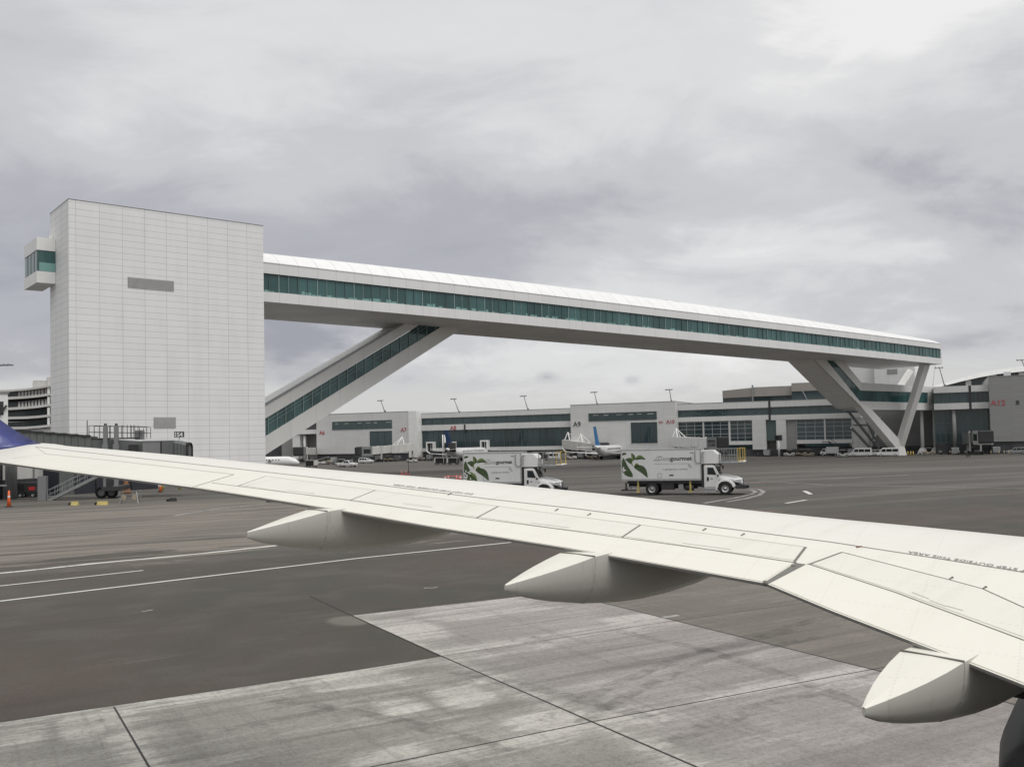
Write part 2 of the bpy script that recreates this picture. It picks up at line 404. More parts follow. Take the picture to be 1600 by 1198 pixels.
def build_sky():
    w = bpy.data.worlds.new('World'); sc.world = w; w.use_nodes = True
    nt = w.node_tree; bg = nt.nodes['Background']
    sky = N(nt, 'ShaderNodeTexSky'); sky.sky_type = 'NISHITA'; sky.sun_disc = False
    sky.sun_elevation = SUN_EL; sky.sun_rotation = SUN_AZ
    tc = N(nt, 'ShaderNodeTexCoord'); d = tc.outputs['Generated']
    sx = N(nt, 'ShaderNodeSeparateXYZ'); nt.links.new(d, sx.inputs[0])
    x, y, z = sx.outputs
    zc = math_n(nt, 'MAXIMUM', z, 0.0)
    k = math_n(nt, 'DIVIDE', 1.0, math_n(nt, 'ADD', zc, 0.34))
    cx = N(nt, 'ShaderNodeCombineXYZ')
    nt.links.new(math_n(nt, 'MULTIPLY', x, k), cx.inputs[0]); nt.links.new(math_n(nt, 'MULTIPLY', y, k), cx.inputs[1])
    P = cx.outputs[0]                                   # flat cloud deck seen in perspective
    az = math_n(nt, 'MULTIPLY', math_n(nt, 'ARCTAN2', x, y), 57.2958)
    el = math_n(nt, 'MULTIPLY', math_n(nt, 'ARCSINE', z), 57.2958)
    w1 = noise(nt, mapped(nt, P, (2.4, 3.0, 1), (0, 0, 0.3)), 1.0, 5, 0.55, 0.4)
    w2 = noise(nt, mapped(nt, P, (2.6, 2.2, 1), (0, 0, 0.9), (4, 2, 0)), 1.3, 5, 0.6, 0.3)
    azw = math_n(nt, 'ADD', az, math_n(nt, 'MULTIPLY', math_n(nt, 'SUBTRACT', w1, 0.5), 26.0))
    elw = math_n(nt, 'ADD', el, math_n(nt, 'MULTIPLY', math_n(nt, 'SUBTRACT', w2, 0.5), 9.0))
    n_big = noise(nt, mapped(nt, P, (2.5, 3.8, 1), (0, 0, 0.2), (1, 5, 0)), 1.0, 8, 0.60, 0.5)
    n_band = noise(nt, mapped(nt, P, (2.2, 6.5, 1), (0, 0, 0.25), (7, 1, 0)), 1.0, 6, 0.58, 0.5)
    val = math_n(nt, 'ADD', math_n(nt, 'MULTIPLY', math_n(nt, 'SUBTRACT', n_big, 0.5), 0.66),
                 math_n(nt, 'MULTIPLY', math_n(nt, 'SUBTRACT', n_band, 0.5), 0.16))
    n_low = noise(nt, mapped(nt, P, (0.85, 1.25, 1), (0, 0, 0.5), (2.2, 0.7, 0)), 1.0, 3, 0.5, 0.6)
    val = math_n(nt, 'ADD', val, math_n(nt, 'ADD', 0.60, math_n(nt, 'MULTIPLY', math_n(nt, 'SUBTRACT', n_low, 0.5), 0.55)))
    def blob(a0, e0, sa, se, amp, warp=True):
        nonlocal val
        A, E = (azw, elw) if warp else (az, el)
        da = math_n(nt, 'DIVIDE', math_n(nt, 'SUBTRACT', A, a0), sa); de = math_n(nt, 'DIVIDE', math_n(nt, 'SUBTRACT', E, e0), se)
        r2 = math_n(nt, 'ADD', math_n(nt, 'MULTIPLY', da, da), math_n(nt, 'MULTIPLY', de, de))
        g = math_n(nt, 'EXPONENT', math_n(nt, 'MULTIPLY', r2, -1.0))
        val = math_n(nt, 'ADD', val, math_n(nt, 'MULTIPLY', g, amp))
    for b_ in SKY_BLOBS: blob(*b_)
    ramp = N(nt, 'ShaderNodeValToRGB'); nt.links.new(val, ramp.inputs[0])
    cr = ramp.color_ramp; cr.interpolation = 'EASE'
    cr.elements[0].position = 0.06; cr.elements[0].color = (0.355, 0.358, 0.40, 1)
    cr.elements[1].position = 0.98; cr.elements[1].color = (0.90, 0.89, 0.885, 1)
    e = cr.elements.new(0.34); e.color = (0.46, 0.462, 0.50, 1)
    e = cr.elements.new(0.58); e.color = (0.605, 0.605, 0.625, 1)
    e = cr.elements.new(0.80); e.color = (0.755, 0.755, 0.755, 1)
    col = ramp.outputs[0]
    # thin bright cream veil low over the horizon
    hz = math_n(nt, 'SUBTRACT', 1.0, smoothstep(nt, elw, 1.5, 6.0))
    col = mix_rgb(nt, math_n(nt, 'MULTIPLY', hz, 0.66), col, (0.66, 0.66, 0.635))
    # the deck thins and brightens overhead
    up = smoothstep(nt, el, 24.0, 62.0)
    col = mix_rgb(nt, up, col, SKY_TOP)
    colx = mix_rgb(nt, 1.0, col, (10.0, 10.0, 10.0), 'MULTIPLY')
    mx = mix_rgb(nt, 0.94, sky.outputs[0], colx)
    nt.links.new(mx, bg.inputs[0]); bg.inputs[1].default_value = 0.1
SKY_TOP = (1.12, 1.11, 1.09)
SKY_BLOBS = [(-26, 9, 14, 4.5, -0.38), (-10, 7.5, 10, 3.0, -0.24), (0, 12.5, 12, 2.6, -0.14), (28, 12.5, 7, 2.6, -0.26),
             (26, 8, 8, 2.2, -0.16), (8, 19, 9, 2.5, 0.10), (-2, 15, 11, 2.6, -0.12), (24, 24, 12, 4, 0.26), (6, 4.5, 16, 2.2, 0.22),
             (15, 11, 9, 1.6, 0.10), (-20, 24, 14, 5, 0.16), (-26, 14, 9, 3, -0.06), (4, 26, 20, 4, 0.12), (-13, 6.8, 6, 2.6, -0.30), (14, 9.5, 9, 2.0, 0.08), (26, 23, 9, 5, 0.22), (2.2, 3.9, .55, .28, -0.34, False), (7.4, 3.55, .42, .24, -0.22, False), (25.8, 5.1, 2.0, .6, -0.30, False)]
build_sky()

# ------------------------------------------------------------------ ground
E2 = Vector((math.sin(R(60)), math.cos(R(60)), 0)); E1 = Vector((-E2.y, E2.x, 0))   # slab grid: along the white lines, and away
def nco(px, py): return G(px, py).dot(E1)
def sco(px, py): return G(px, py).dot(E2)

def ground_material(name, kind):
    m, nt, b = new_mat(name)
    tc = N(nt, 'ShaderNodeTexCoord')
    v = mapped(nt, tc.outputs['Object'], (1, 1, 1), (0, 0, -R(30)))        # x along E2, y along E1
    sp = N(nt, 'ShaderNodeSeparateXYZ'); nt.links.new(v, sp.inputs[0]); s_, n_, _ = sp.outputs
    big = noise(nt, v, 0.07, 5, 0.6, 0.5)
    mid = noise(nt, v, 0.45, 6, 0.62, 0.3)
    fine = noise(nt, v, 9, 6, 0.75)
    grit = noise(nt, v, 24, 3, 0.7)
    st1 = noise(nt, mapped(nt, v, (0.05, 0.9, 1)), 1.0, 6, 0.65, 0.4)       # rubber and wash streaks along the taxi direction
    st2 = noise(nt, mapped(nt, v, (0.22, 3.2, 1), (0, 0, 0.06)), 1.0, 6, 0.7, 0.3)
    def lay(c, mask, k, col): return mix_rgb(nt, math_n(nt, 'MULTIPLY', mask, k), c, col)
    if kind == 'asphalt':
        c = mix_rgb(nt, smoothstep(nt, big, 0.40, 0.60), (0.064, 0.061, 0.051), (0.084, 0.067, 0.058))
        c = lay(c, smoothstep(nt, mid, 0.46, 0.64), 0.50, (0.100, 0.090, 0.080))
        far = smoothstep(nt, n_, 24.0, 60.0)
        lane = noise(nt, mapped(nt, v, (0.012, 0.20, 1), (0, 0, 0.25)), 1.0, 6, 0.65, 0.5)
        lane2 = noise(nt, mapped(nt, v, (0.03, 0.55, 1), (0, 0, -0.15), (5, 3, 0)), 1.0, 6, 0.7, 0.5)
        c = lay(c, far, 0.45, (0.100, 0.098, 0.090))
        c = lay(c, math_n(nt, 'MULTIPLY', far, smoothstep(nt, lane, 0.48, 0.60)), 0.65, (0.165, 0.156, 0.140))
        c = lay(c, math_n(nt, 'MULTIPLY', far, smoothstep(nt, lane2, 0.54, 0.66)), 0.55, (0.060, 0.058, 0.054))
        # worn tan strip where vehicles cross, ragged along its near edge
        rag = noise(nt, mapped(nt, v, (0.10, 0.38, 1), (0, 0, 0.1), (3, 6, 0)), 1.0, 7, 0.68, 0.6)
        nn = math_n(nt, 'ADD', n_, math_n(nt, 'MULTIPLY', math_n(nt, 'SUBTRACT', rag, 0.5), 26.0))
        band = math_n(nt, 'MULTIPLY', smoothstep(nt, nn, WORN[0] - .3, WORN[0] + .5), math_n(nt, 'SUBTRACT', 1.0, smoothstep(nt, nn, WORN[1], WORN[1] + 18)))
        ss = math_n(nt, 'ADD', s_, math_n(nt, 'MULTIPLY', math_n(nt, 'SUBTRACT', big, 0.5), 30.0))
        band = math_n(nt, 'MULTIPLY', band, math_n(nt, 'SUBTRACT', 1.0, smoothstep(nt, ss, WORN[2] + 4, WORN[2] + 22)))
        tan = noise(nt, mapped(nt, v, (0.09, 1.0, 1), (0, 0, 0.03), (1, 2, 0)), 1.0, 7, 0.68, 0.5)
        c = lay(c, band, math_n(nt, 'ADD', 0.25, math_n(nt, 'MULTIPLY', smoothstep(nt, tan, 0.40, 0.58), 0.65)), (0.235, 0.208, 0.177))
        pc = ((548, 970), (500, 977), (535, 957)); rs, rn = abs(sco(*pc[1]) - sco(*pc[0])), abs(nco(*pc[2]) - nco(*pc[0]))
        a_ = math_n(nt, 'DIVIDE', math_n(nt, 'SUBTRACT', s_, sco(*pc[0])), rs); b_ = math_n(nt, 'DIVIDE', math_n(nt, 'SUBTRACT', n_, nco(*pc[0])), rn)
        g_ = math_n(nt, 'SUBTRACT', 1.0, math_n(nt, 'ADD', math_n(nt, 'MULTIPLY', a_, a_), math_n(nt, 'MULTIPLY', b_, b_)), clamp=True)
        c = lay(c, smoothstep(nt, math_n(nt, 'ADD', math_n(nt, 'MULTIPLY', g_, .35), rag), 0.62, 0.80), 0.5, (0.22, 0.21, 0.185))
        c = lay(c, smoothstep(nt, st1, 0.55, 0.66), 0.50, (0.056, 0.052, 0.047))
        c = lay(c, smoothstep(nt, grit, 0.56, 0.74), 0.40, (0.17, 0.16, 0.145))
        c = lay(c, smoothstep(nt, fine, 0.46, 0.64), 0.42, (0.056, 0.052, 0.046))
        rough = 0.86
    else:
        if kind == 'concrete':
            pk = math_n(nt, 'MULTIPLY', smoothstep(nt, s_, CONC_S[0], CONC_S[1]), 1.0)  # mauve shift to the right: cabin window reflection tinted into the slabs
            base = mix_rgb(nt, pk, (0.245, 0.238, 0.214), (0.268, 0.246, 0.233)); lt = mix_rgb(nt, pk, (0.52, 0.505, 0.46), (0.48, 0.445, 0.425)); dk = (0.112, 0.103, 0.094)
        else:
            base = mix_rgb(nt, smoothstep(nt, big, 0.3, 0.7), (0.150, 0.136, 0.118), (0.185, 0.166, 0.145)); lt = (0.29, 0.265, 0.23); dk = (0.095, 0.086, 0.076)
        c = base
        pt = noise(nt, mapped(nt, v, (0.30, 0.75, 1), (0, 0, 0), (3.3, 1.7, 0)), 1.0, 8, 0.70, 0.2)
        br = noise(nt, mapped(nt, v, (0.45, 4.2, 1), (0, 0, 0.05), (0, 4, 0)), 1.0, 7, 0.72, 0.3)      # brushed streaks
        film = math_n(nt, 'ADD', math_n(nt, 'MULTIPLY', pt, 0.52), math_n(nt, 'MULTIPLY', br, 0.48))
        acc = None
        if kind == 'concrete':
            for pc, ps, pn in PATCH:
                rs, rn = abs(sco(*ps) - sco(*pc)) + .05, abs(nco(*pn) - nco(*pc)) + .05
                a_ = math_n(nt, 'DIVIDE', math_n(nt, 'SUBTRACT', s_, sco(*pc)), rs); b_ = math_n(nt, 'DIVIDE', math_n(nt, 'SUBTRACT', n_, nco(*pc)), rn)
                r2 = math_n(nt, 'ADD', math_n(nt, 'POWER', math_n(nt, 'ABSOLUTE', a_), 3.0), math_n(nt, 'POWER', math_n(nt, 'ABSOLUTE', b_), 3.0))
                g_ = math_n(nt, 'SUBTRACT', 1.0, r2, clamp=True); acc = g_ if acc is None else math_n(nt, 'MAXIMUM', acc, g_)
            for q, src, wd in [(l, n_, 1.5) for l in LN] + [(l, s_, .8) for l in SA]:
                g_ = math_n(nt, 'SUBTRACT', 0.70, math_n(nt, 'DIVIDE', math_n(nt, 'ABSOLUTE', math_n(nt, 'SUBTRACT', src, q)), wd), clamp=True); acc = math_n(nt, 'MAXIMUM', acc, g_)
            film2 = math_n(nt, 'ADD', film, math_n(nt, 'MULTIPLY', acc, 0.205))
        else: film2 = film
        c = lay(c, smoothstep(nt, film2, 0.46, 0.62), 0.34, lt)
        c = lay(c, smoothstep(nt, film2, 0.590, 0.640), 0.72, lt)
        c = lay(c, smoothstep(nt, st1, 0.46, 0.64), 0.38, dk)
        cross = noise(nt, mapped(nt, v, (3.0, 0.14, 1), (0, 0, 0.1)), 1.0, 6, 0.66, 0.2)
        c = lay(c, smoothstep(nt, cross, 0.52, 0.66), 0.26, dk)
        tyre = noise(nt, mapped(nt, v, (0.08, 1.5, 1), (0, 0, -0.42), (2, 9, 0)), 1.0, 4, 0.55, 0.1)
        c = lay(c, smoothstep(nt, tyre, 0.56, 0.68), 0.34, (0.085, 0.078, 0.072))
        c = lay(c, smoothstep(nt, fine, 0.46, 0.64), 0.40, dk)
        c = lay(c, smoothstep(nt, grit, 0.52, 0.72), 0.34, lt)
        rough = 0.82
    nt.links.new(c, b.inputs['Base Color']); b.inputs['Roughness'].default_value = rough
    b.inputs['Specular IOR Level'].default_value = 0.25
    bn = N(nt, 'ShaderNodeBump'); bn.inputs['Strength'].default_value = 0.25; bn.inputs['Distance'].default_value = 0.01
    nt.links.new(math_n(nt, 'ADD', grit, math_n(nt, 'MULTIPLY', fine, 0.7)), bn.inputs['Height']); nt.links.new(bn.outputs[0], b.inputs['Normal'])
    return m
PATCH = [((628, 1102), (585, 1109), (622, 1088)), ((724, 1088), (675, 1096), (716, 1070)), ((125, 1135), (82, 1141), (118, 1113)), ((30, 1150), (-30, 1158), (26, 1131)), ((172, 1120), (160, 1122), (160, 1104)), ((560, 1062), (480, 1075), (556, 1048)),
         ((640, 985), (585, 994), (625, 965)), ((760, 950), (640, 965), (748, 936)), ((610, 1180), (520, 1197), (604, 1166)), ((860, 1125), (780, 1140), (850, 1108)), ((1330, 1062), (1250, 1075), (1318, 1050)), ((1010, 968), (950, 977), (1000, 957))]
LN = [sum(nco(*q) for q in l) / len(l) for l in (((580, 1198), (925, 1127.5), (1300, 1057)), ((560, 1046), (0, 1128), (690, 1025)), ((550, 961.5), (830, 930)))]
SA = [sum(sco(*q) for q in l) / len(l) for l in (((690, 1025), (925, 1127.5)), ((178, 1104), (233, 1198)))]
print('lines', LN, SA, nco(580,1198), nco(1300,1057), nco(0,1128), nco(690,1025), sco(690,1025), sco(925,1127))
WORN = (nco(200, 873), nco(200, 800), sco(470, 830))
CONC_S = (sco(650, 1120), sco(1300, 1140))
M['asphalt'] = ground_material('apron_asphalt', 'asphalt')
M['concrete'] = ground_material('slab_concrete', 'concrete')
M['concrete_b'] = ground_material('stained_slab_concrete', 'brown')

def struct(name, mb, m, parent=None):
    o = mb.build(name, m, parent); o['kind'] = 'structure'; return o

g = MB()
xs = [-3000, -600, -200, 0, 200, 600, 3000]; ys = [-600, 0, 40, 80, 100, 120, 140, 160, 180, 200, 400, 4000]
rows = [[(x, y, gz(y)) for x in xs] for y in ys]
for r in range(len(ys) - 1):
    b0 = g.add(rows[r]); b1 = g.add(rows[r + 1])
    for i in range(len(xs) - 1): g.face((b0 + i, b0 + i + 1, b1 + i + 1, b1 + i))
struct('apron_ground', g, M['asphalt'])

def sheet(name, pix, m, h):
    pts = [G(*p) for p in pix]; mb = MB()
    b = mb.add([(p.x, p.y, gz(p.y) + h) for p in pts])
    n = Vector((0, 0, 0))
    for i in range(1, len(pts) - 1): n += (pts[i] - pts[0]).cross(pts[i + 1] - pts[0])
    idx = [b + i for i in range(len(pts))]
    mb.face(idx if n.z > 0 else idx[::-1]); return struct(name, mb, m)
sheet('concrete_pavement', [(-700, 1225), (0, 1128), (560, 1046), (690, 1025), (550, 961.5), (830, 930), (874, 925), (1300, 1030), (1750, 1141), (2300, 1700), (-700, 1900)], M['concrete'], 0.004)
sheet('stained_pavement', [(874, 925), (1300, 877), (1900, 812), (1900, 1178), (1750, 1141), (1300, 1030)], M['concrete_b'], 0.004)

def strip(name, pix, w, m, h=0.008, wob=0.0, seg=1.2):
    """a painted or sealed line on the ground through measured points"""
    pts = [G(*p) for p in pix]; dense = [pts[0]]
    for a, b in zip(pts, pts[1:]):
        k = max(1, int((b - a).length / seg))
        dense += [a.lerp(b, (i + 1) / k) for i in range(k)]
    mb = MB(); L_, R_ = [], []
    for i, p in enumerate(dense):
        t = (dense[min(i + 1, len(dense) - 1)] - dense[max(i - 1, 0)]); t.z = 0; t.normalize()
        s = Vector((-t.y, t.x, 0)); q = p + s * random.uniform(-wob, wob); ww = w / 2 * (1 + random.uniform(-1, 1) * (0.25 if wob else 0.06))
        a, b = q + s * ww, q - s * ww
        L_.append((a.x, a.y, gz(a.y) + h)); R_.append((b.x, b.y, gz(b.y) + h))
    b0 = mb.add(L_); b1 = mb.add(R_)
    for i in range(len(dense) - 1): mb.face((b0 + i, b1 + i, b1 + i + 1, b0 + i + 1))
    return struct(name, mb, m)

def worn_paint(name, col, keep=0.5):
    m, nt, b = new_mat(name); tc = N(nt, 'ShaderNodeTexCoord')
    f = noise(nt, tc.outputs['Object'], 3.5, 6, 0.7); g2 = noise(nt, tc.outputs['Object'], 0.4, 3, 0.5)
    ff = math_n(nt, 'ADD', math_n(nt, 'MULTIPLY', f, 0.6), math_n(nt, 'MULTIPLY', g2, 0.4))
    nt.links.new(mix_rgb(nt, smoothstep(nt, ff, keep - 0.08, keep + 0.1), col, (0.10, 0.097, 0.09)), b.inputs['Base Color'])
    b.inputs['Roughness'].default_value = 0.8; return m
M['line'] = worn_paint('white_line_paint', (0.56, 0.55, 0.52), 0.62)
M['line_faint'] = worn_paint('faded_line_paint', (0.30, 0.295, 0.28), 0.52)
M['line_red'] = worn_paint('faded_red_line_paint', (0.30, 0.14, 0.11), 0.5)
M['line_yel'] = worn_paint('faded_yellow_line_paint', (0.36, 0.30, 0.14), 0.52)
M['joint'] = paint('joint_sealant', (0.035, 0.033, 0.032), 0.8)
M['joint_lt'] = worn_paint('joint_edge_pale', (0.36, 0.345, 0.32), 0.55)

strip('white_line', [(-60, 902), (0, 895.4), (140, 881), (300, 866), (436, 851.8), (560, 838)], 0.34, M['line'], wob=0.05, seg=0.5)
strip('white_line', [(-60, 922), (0, 915.3), (224, 891)], 0.17, M['line'])
strip('white_line', [(-60, 946), (0, 939), (300, 903), (560, 872), (800, 847), (960, 830)], 0.20, M['line'])
strip('pavement_joint', [(485, 931), (550, 961.5)], 0.05, M['joint'])
strip('pavement_joint', [(550, 961.5), (690, 1025), (925, 1127.5), (1130, 1216)], 0.042, M['joint'])
strip('pavement_joint', [(874, 925), (945, 942.5), (1300, 1030), (1750, 1141)], 0.045, M['joint'])
strip('pavement_joint', [(178, 1104), (233, 1198), (255, 1236)], 0.032, M['joint'])
strip('pavement_joint', [(300, 1254), (580, 1198), (925, 1127.5), (1300, 1057), (1700, 985)], 0.028, M['joint'])
strip('pavement_joint', [(690, 1025), (1050, 970), (1270, 940)], 0.016, M['joint'])
strip('pavement_joint', [(690, 1025), (560, 1046), (0, 1128), (-100, 1142)], 0.03, M['joint'])
strip('pavement_joint_edge', [(694, 1017), (880, 988.5), (1060, 961)], 0.16, M['joint_lt'], h=0.0065)
# far apron: a vehicle lane curving round the nearer truck, dashes, faded red limit line
strip('white_lane_line', [(1135, 784), (1165, 779), (1187, 773), (1193, 768), (1186, 764), (1165, 762)], 0.35, M['line_faint'])
strip('white_lane_line', [(1100, 786), (1150, 777.5), (1174, 772), (1181, 768), (1172, 765)], 0.35, M['line_faint'])
strip('white_dash', [(1257, 766.8), (1267, 772)], 0.35, M['line']); strip('white_dash', [(1228, 786), (1260, 781)], 0.30, M['line'])
strip('red_limit_line', [(1170, 755), (1215, 752.5)], 0.5, M['line_red']); strip('red_limit_line', [(1180, 761), (1225, 760)], 0.45, M['line_red'])
strip('white_lane_line', [(1185, 750), (1290, 748), (1420, 742)], 0.5, M['line_faint']); strip('white_lane_line', [(1215, 753), (1300, 758), (1640, 764)], 0.35, M['line_faint'])
strip('red_limit_line', [(1170, 797), (1225, 799.5)], 0.3, M['line_red'])
strip('white_lane_line', [(560, 745), (700, 741), (900, 737), (960, 735)], 0.5, M['line_faint'])
strip('yellow_guide_line', [(60, 784), (150, 781), (260, 776)], 0.3, M['line_yel']); strip('white_lane_line', [(130, 776), (250, 771), (300, 769)], 0.3, M['line_faint'])
strip('white_lane_line', [(270, 806), (330, 796), (420, 786)], 0.35, M['line_faint'])

def skid_mat():
    m, nt, b = new_mat('tyre_rubber_mark'); tc = N(nt, 'ShaderNodeTexCoord')
    f = noise(nt, mapped(nt, tc.outputs['Object'], (1, 1, 1)), 2.2, 5, 0.7); tr = N(nt, 'ShaderNodeBsdfTransparent'); mx = N(nt, 'ShaderNodeMixShader')
    nt.links.new(math_n(nt, 'MULTIPLY', smoothstep(nt, f, 0.34, 0.70), 0.24), mx.inputs[0]); nt.links.new(tr.outputs[0], mx.inputs[1]); nt.links.new(b.outputs[0], mx.inputs[2])
    b.inputs['Base Color'].default_value = (0.05, 0.047, 0.045, 1); b.inputs['Roughness'].default_value = 0.8
    nt.links.new(mx.outputs[0], nt.nodes['Material Output'].inputs[0]); return m
M['skid'] = skid_mat()
for pix, w in (([(850, 1128), (960, 1070), (1080, 1022), (1240, 985)], .35), ([(905, 1130), (1000, 1076), (1110, 1030), (1280, 995)], .30), ([(700, 1046), (880, 1085), (1060, 1132)], .4), ([(960, 985), (1090, 1012), (1240, 1060), (1420, 1130)], .35),
               ([(1040, 1160), (1200, 1100), (1400, 1050)], .4), ([(430, 1092), (600, 1120), (820, 1180)], .35), ([(300, 1150), (500, 1112), (740, 1062)], .3), ([(1150, 1000), (1290, 965), (1400, 950)], .3)):
    strip('tyre_mark', pix, w, M['skid'], h=0.0105, seg=0.4, wob=0.03)
strip('paint_scuff', [(221, 955.5), (240, 953)], .12, M['line_faint'], h=.009, seg=.1, wob=.05); strip('paint_scuff', [(662, 919), (684, 917.5)], .12, M['line_faint'], h=.009, seg=.1, wob=.05)
# ------------------------------------------------------------------ stair tower
ZT = 37.1
tL = at_z(107, 311, ZT); tR = at_z(411, 353, ZT)
dv = tR - tL; TAZ = math.atan2(dv.x, dv.y); TW = math.hypot(dv.x, dv.y)
FT = Frame(tL, TAZ)
# depth of the visible left flank
TD = 9.0
for k in range(200):
    TD = 4 + k * 0.15
    if proj(FT.W((0, TD, ZT)))[0] <= 78.5: break
TD = min(TD, 22.0)
print('TOWER az', math.degrees(TAZ), 'w', TW, 'd', TD, 'L', tL, 'R', tR)
tower = thing('access_tower', 'tall windowless white panelled tower at the near end of the footbridge', 'tower', tL * 1 - Vector((0, 0, ZT)), FT.rotz)
MB().box(0, TW, 0, TD, -3, ZT).build('wall', M['tower'], tower)
cp = MB()
cp.box(-0.05, TW + 0.05, -0.05, 0.3, ZT, ZT + 0.07).box(-0.05, 0.3, 0.3, TD, ZT, ZT + 0.07).box(TW - 0.3, TW + 0.05, 0.3, TD, ZT, ZT + 0.07)
cp.build('coping', M['steel'], tower)
M['louvre_blade'] = paint('louvre_blade', (0.34, 0.34, 0.33), 0.5)
def louvre(x0, y0, x1, y1):
    a = FT.P(x0, y0); c = FT.P(x1, y0); z1 = a.z; z0 = FT.P(x0, y1).z
    MB().box(a.x, c.x, -0.03, 0.1, z0, z1).build('louvre_vent', M['louvre'], tower)
    lv = MB(); k = max(6, int((z1 - z0) / 0.14)); st = (z1 - z0) / k
    for i in range(k): lv.hexa([(a.x + .05, -.04, z0 + st * i), (c.x - .05, -.04, z0 + st * i), (c.x - .05, -.03, z0 + st * i), (a.x + .05, -.03, z0 + st * i),
                                (a.x + .05, -.09, z0 + st * i + .02), (c.x - .05, -.09, z0 + st * i + .02), (c.x - .05, -.04, z0 + st * i + st * .8), (a.x + .05, -.04, z0 + st * i + st * .8)])
    lv.build('louvre_blades', M['louvre_blade'], tower)
louvre(199.5, 432.5, 271.5, 449); louvre(240, 651.5, 274.5, 668.5)
# glazed lookout bay behind the left flank
dB = TD - 3.0
bc = FT.P(57.3, 370, dB); bz = [FT.P(57.3, q, dB).z for q in (441, 423, 390, 370)]
bx0, bx1 = bc.x, 0.0
BD = 6.0
for k in range(100):
    BD = 2 + 0.2 * k
    if proj(FT.W((bx0, dB + BD, bz[3])))[0] <= 37.9: break
BD = min(BD, 16)
bay = MB().box(bx0, bx1 - 0.02, dB, dB + BD, bz[0], bz[1]).box(bx0, bx1 - 0.02, dB, dB + BD, bz[2], bz[3]).build('lookout_bay', M['white'], tower)
MB().box(bx0 + 0.08, bx1 - 0.02, dB + 0.08, dB + BD - 0.08, bz[1], bz[2]).build('window', M['teal'], bay)
lo = MB()
for q in range(1, 4): MB().box(bx0 + 0.04, bx0 + 0.10, dB + BD * q / 4 - 0.05, dB + BD * q / 4 + 0.05, bz[1], bz[2]).build('mullion', M['mullion'], bay)
lo.box(bx0 + 0.03, bx0 + 0.13, dB + 0.03, dB + 0.13, bz[1], bz[2])
lo.build('window_frame', M['mullion'], bay)
MB().box(bx0 + 0.3, bx1 - 0.05, dB + 0.045, dB + 0.075, bz[1] + 0.05, bz[1] + 1.2).build('pale_glass_panel', M['teal_low'], bay)
MB().box(-0.5, -0.15, dB + 1, dB + 1.4, bz[3], bz[3] + .7).build('roof_vent', M['white'], tower)

# ------------------------------------------------------------------ footbridge
BAZ = R(55.0)
b0 = tR + FT.ey * 1.5
FB = Frame(b0, BAZ)
def curve(pix, d=0.0, deg=2):
    q = [FB.P(x, y, d) for x, y in pix]
    return np.polyfit([p.x for p in q], [p.z for p in q], deg)
C_rb = curve([(414, 409.4), (587, 429), (760, 449.4), (1120, 493), (1275, 512), (1405, 528), (1470, 537)])
C_gt = curve([(414, 426.7), (760, 464), (1120, 504), (1275, 522), (1470, 545)])
C_gb = curve([(414, 455.6), (760, 487.3), (1120, 523.7), (1275, 538), (1470, 560)])
C_wb = curve([(414, 471.6), (760, 501), (1120, 534.5), (1275, 551), (1470, 568.5)])
C_rt = curve([(414, 396), (760, 434), (1120, 479.4), (1275, 503.5), (1400, 521), (1455, 532.5)], 4.0)
BW = 18.3
S1 = FB.P(1470, 552).x; S0 = FB.P(400, 440).x - 2
print('BRIDGE len', S1, 'zs', [float(np.polyval(c, 0)) for c in (C_wb, C_gb, C_gt, C_rb, C_rt)], [float(np.polyval(c, S1)) for c in (C_wb, C_gb, C_gt, C_rb, C_rt)], 'end', FB.W((S1, 0, 0)))
bridge = thing('footbridge', 'long white elevated footbridge with green ribbon window on slanting legs', 'footbridge', (FB.o.x, FB.o.y, 0), FB.rotz)
NS = 62
SS = [S0 + (S1 - S0) * i / NS for i in range(NS + 1)]
pv = lambda c, s: float(np.polyval(c, s))
def strip_loft(name, prof, m, smooth=False):
    """prof(s) -> list of (d, z); open strip along the bridge with UVs in metres"""
    mb = MB(); rings, uvs = [], []
    for s in SS:
        pr = prof(s); acc = 0; row = []; ur = []
        for i, (d, z) in enumerate(pr):
            if i: acc += math.hypot(d - pr[i - 1][0], z - pr[i - 1][1])
            row.append((s, d, z)); ur.append((s, acc - 20))
        rings.append(row); uvs.append(ur)
    mb.loft(rings, closed=False, smooth=smooth, uvs=uvs)
    return mb.build(name, m, bridge)
def roof_prof(s):
    zb, zt = pv(C_rb, s), pv(C_rt, s)
    return [(-0.06, zb - 0.12), (-0.06, zb), (1.3, zb + (zt - zb) * 0.47), (2.7, zb + (zt - zb) * 0.82), (4.0, zt), (BW / 2, zt + 0.25), (BW - 4, zt), (BW - 1.3, zb + (zt - zb) * .47), (BW + 0.06, zb), (BW + 0.06, zb - 0.12)]
strip_loft('roof', roof_prof, M['roof'])
strip_loft('upper_fascia', lambda s: [(0.0, pv(C_gt, s)), (0.0, pv(C_rb, s) - 0.02)], M['fascia'])
strip_loft('window_head', lambda s: [(0.35, pv(C_gt, s)), (0.0, pv(C_gt, s))], M['mullion'])
strip_loft('lower_fascia', lambda s: [(0.9, pv(C_wb, s) - 0.02), (0.0, pv(C_wb, s)), (0.0, pv(C_gb, s)), (0.35, pv(C_gb, s))], M['fascia'])
strip_loft('soffit', lambda s: [(BW - 0.9, pv(C_wb, s) - 0.02), (0.9, pv(C_wb, s) - 0.02)], M['soffit'])
strip_loft('rear_wall', lambda s: [(BW, pv(C_rb, s) - 0.02), (BW, pv(C_wb, s)), (BW - 0.9, pv(C_wb, s) - 0.02)], M['fascia'])
e = MB(); s = S1
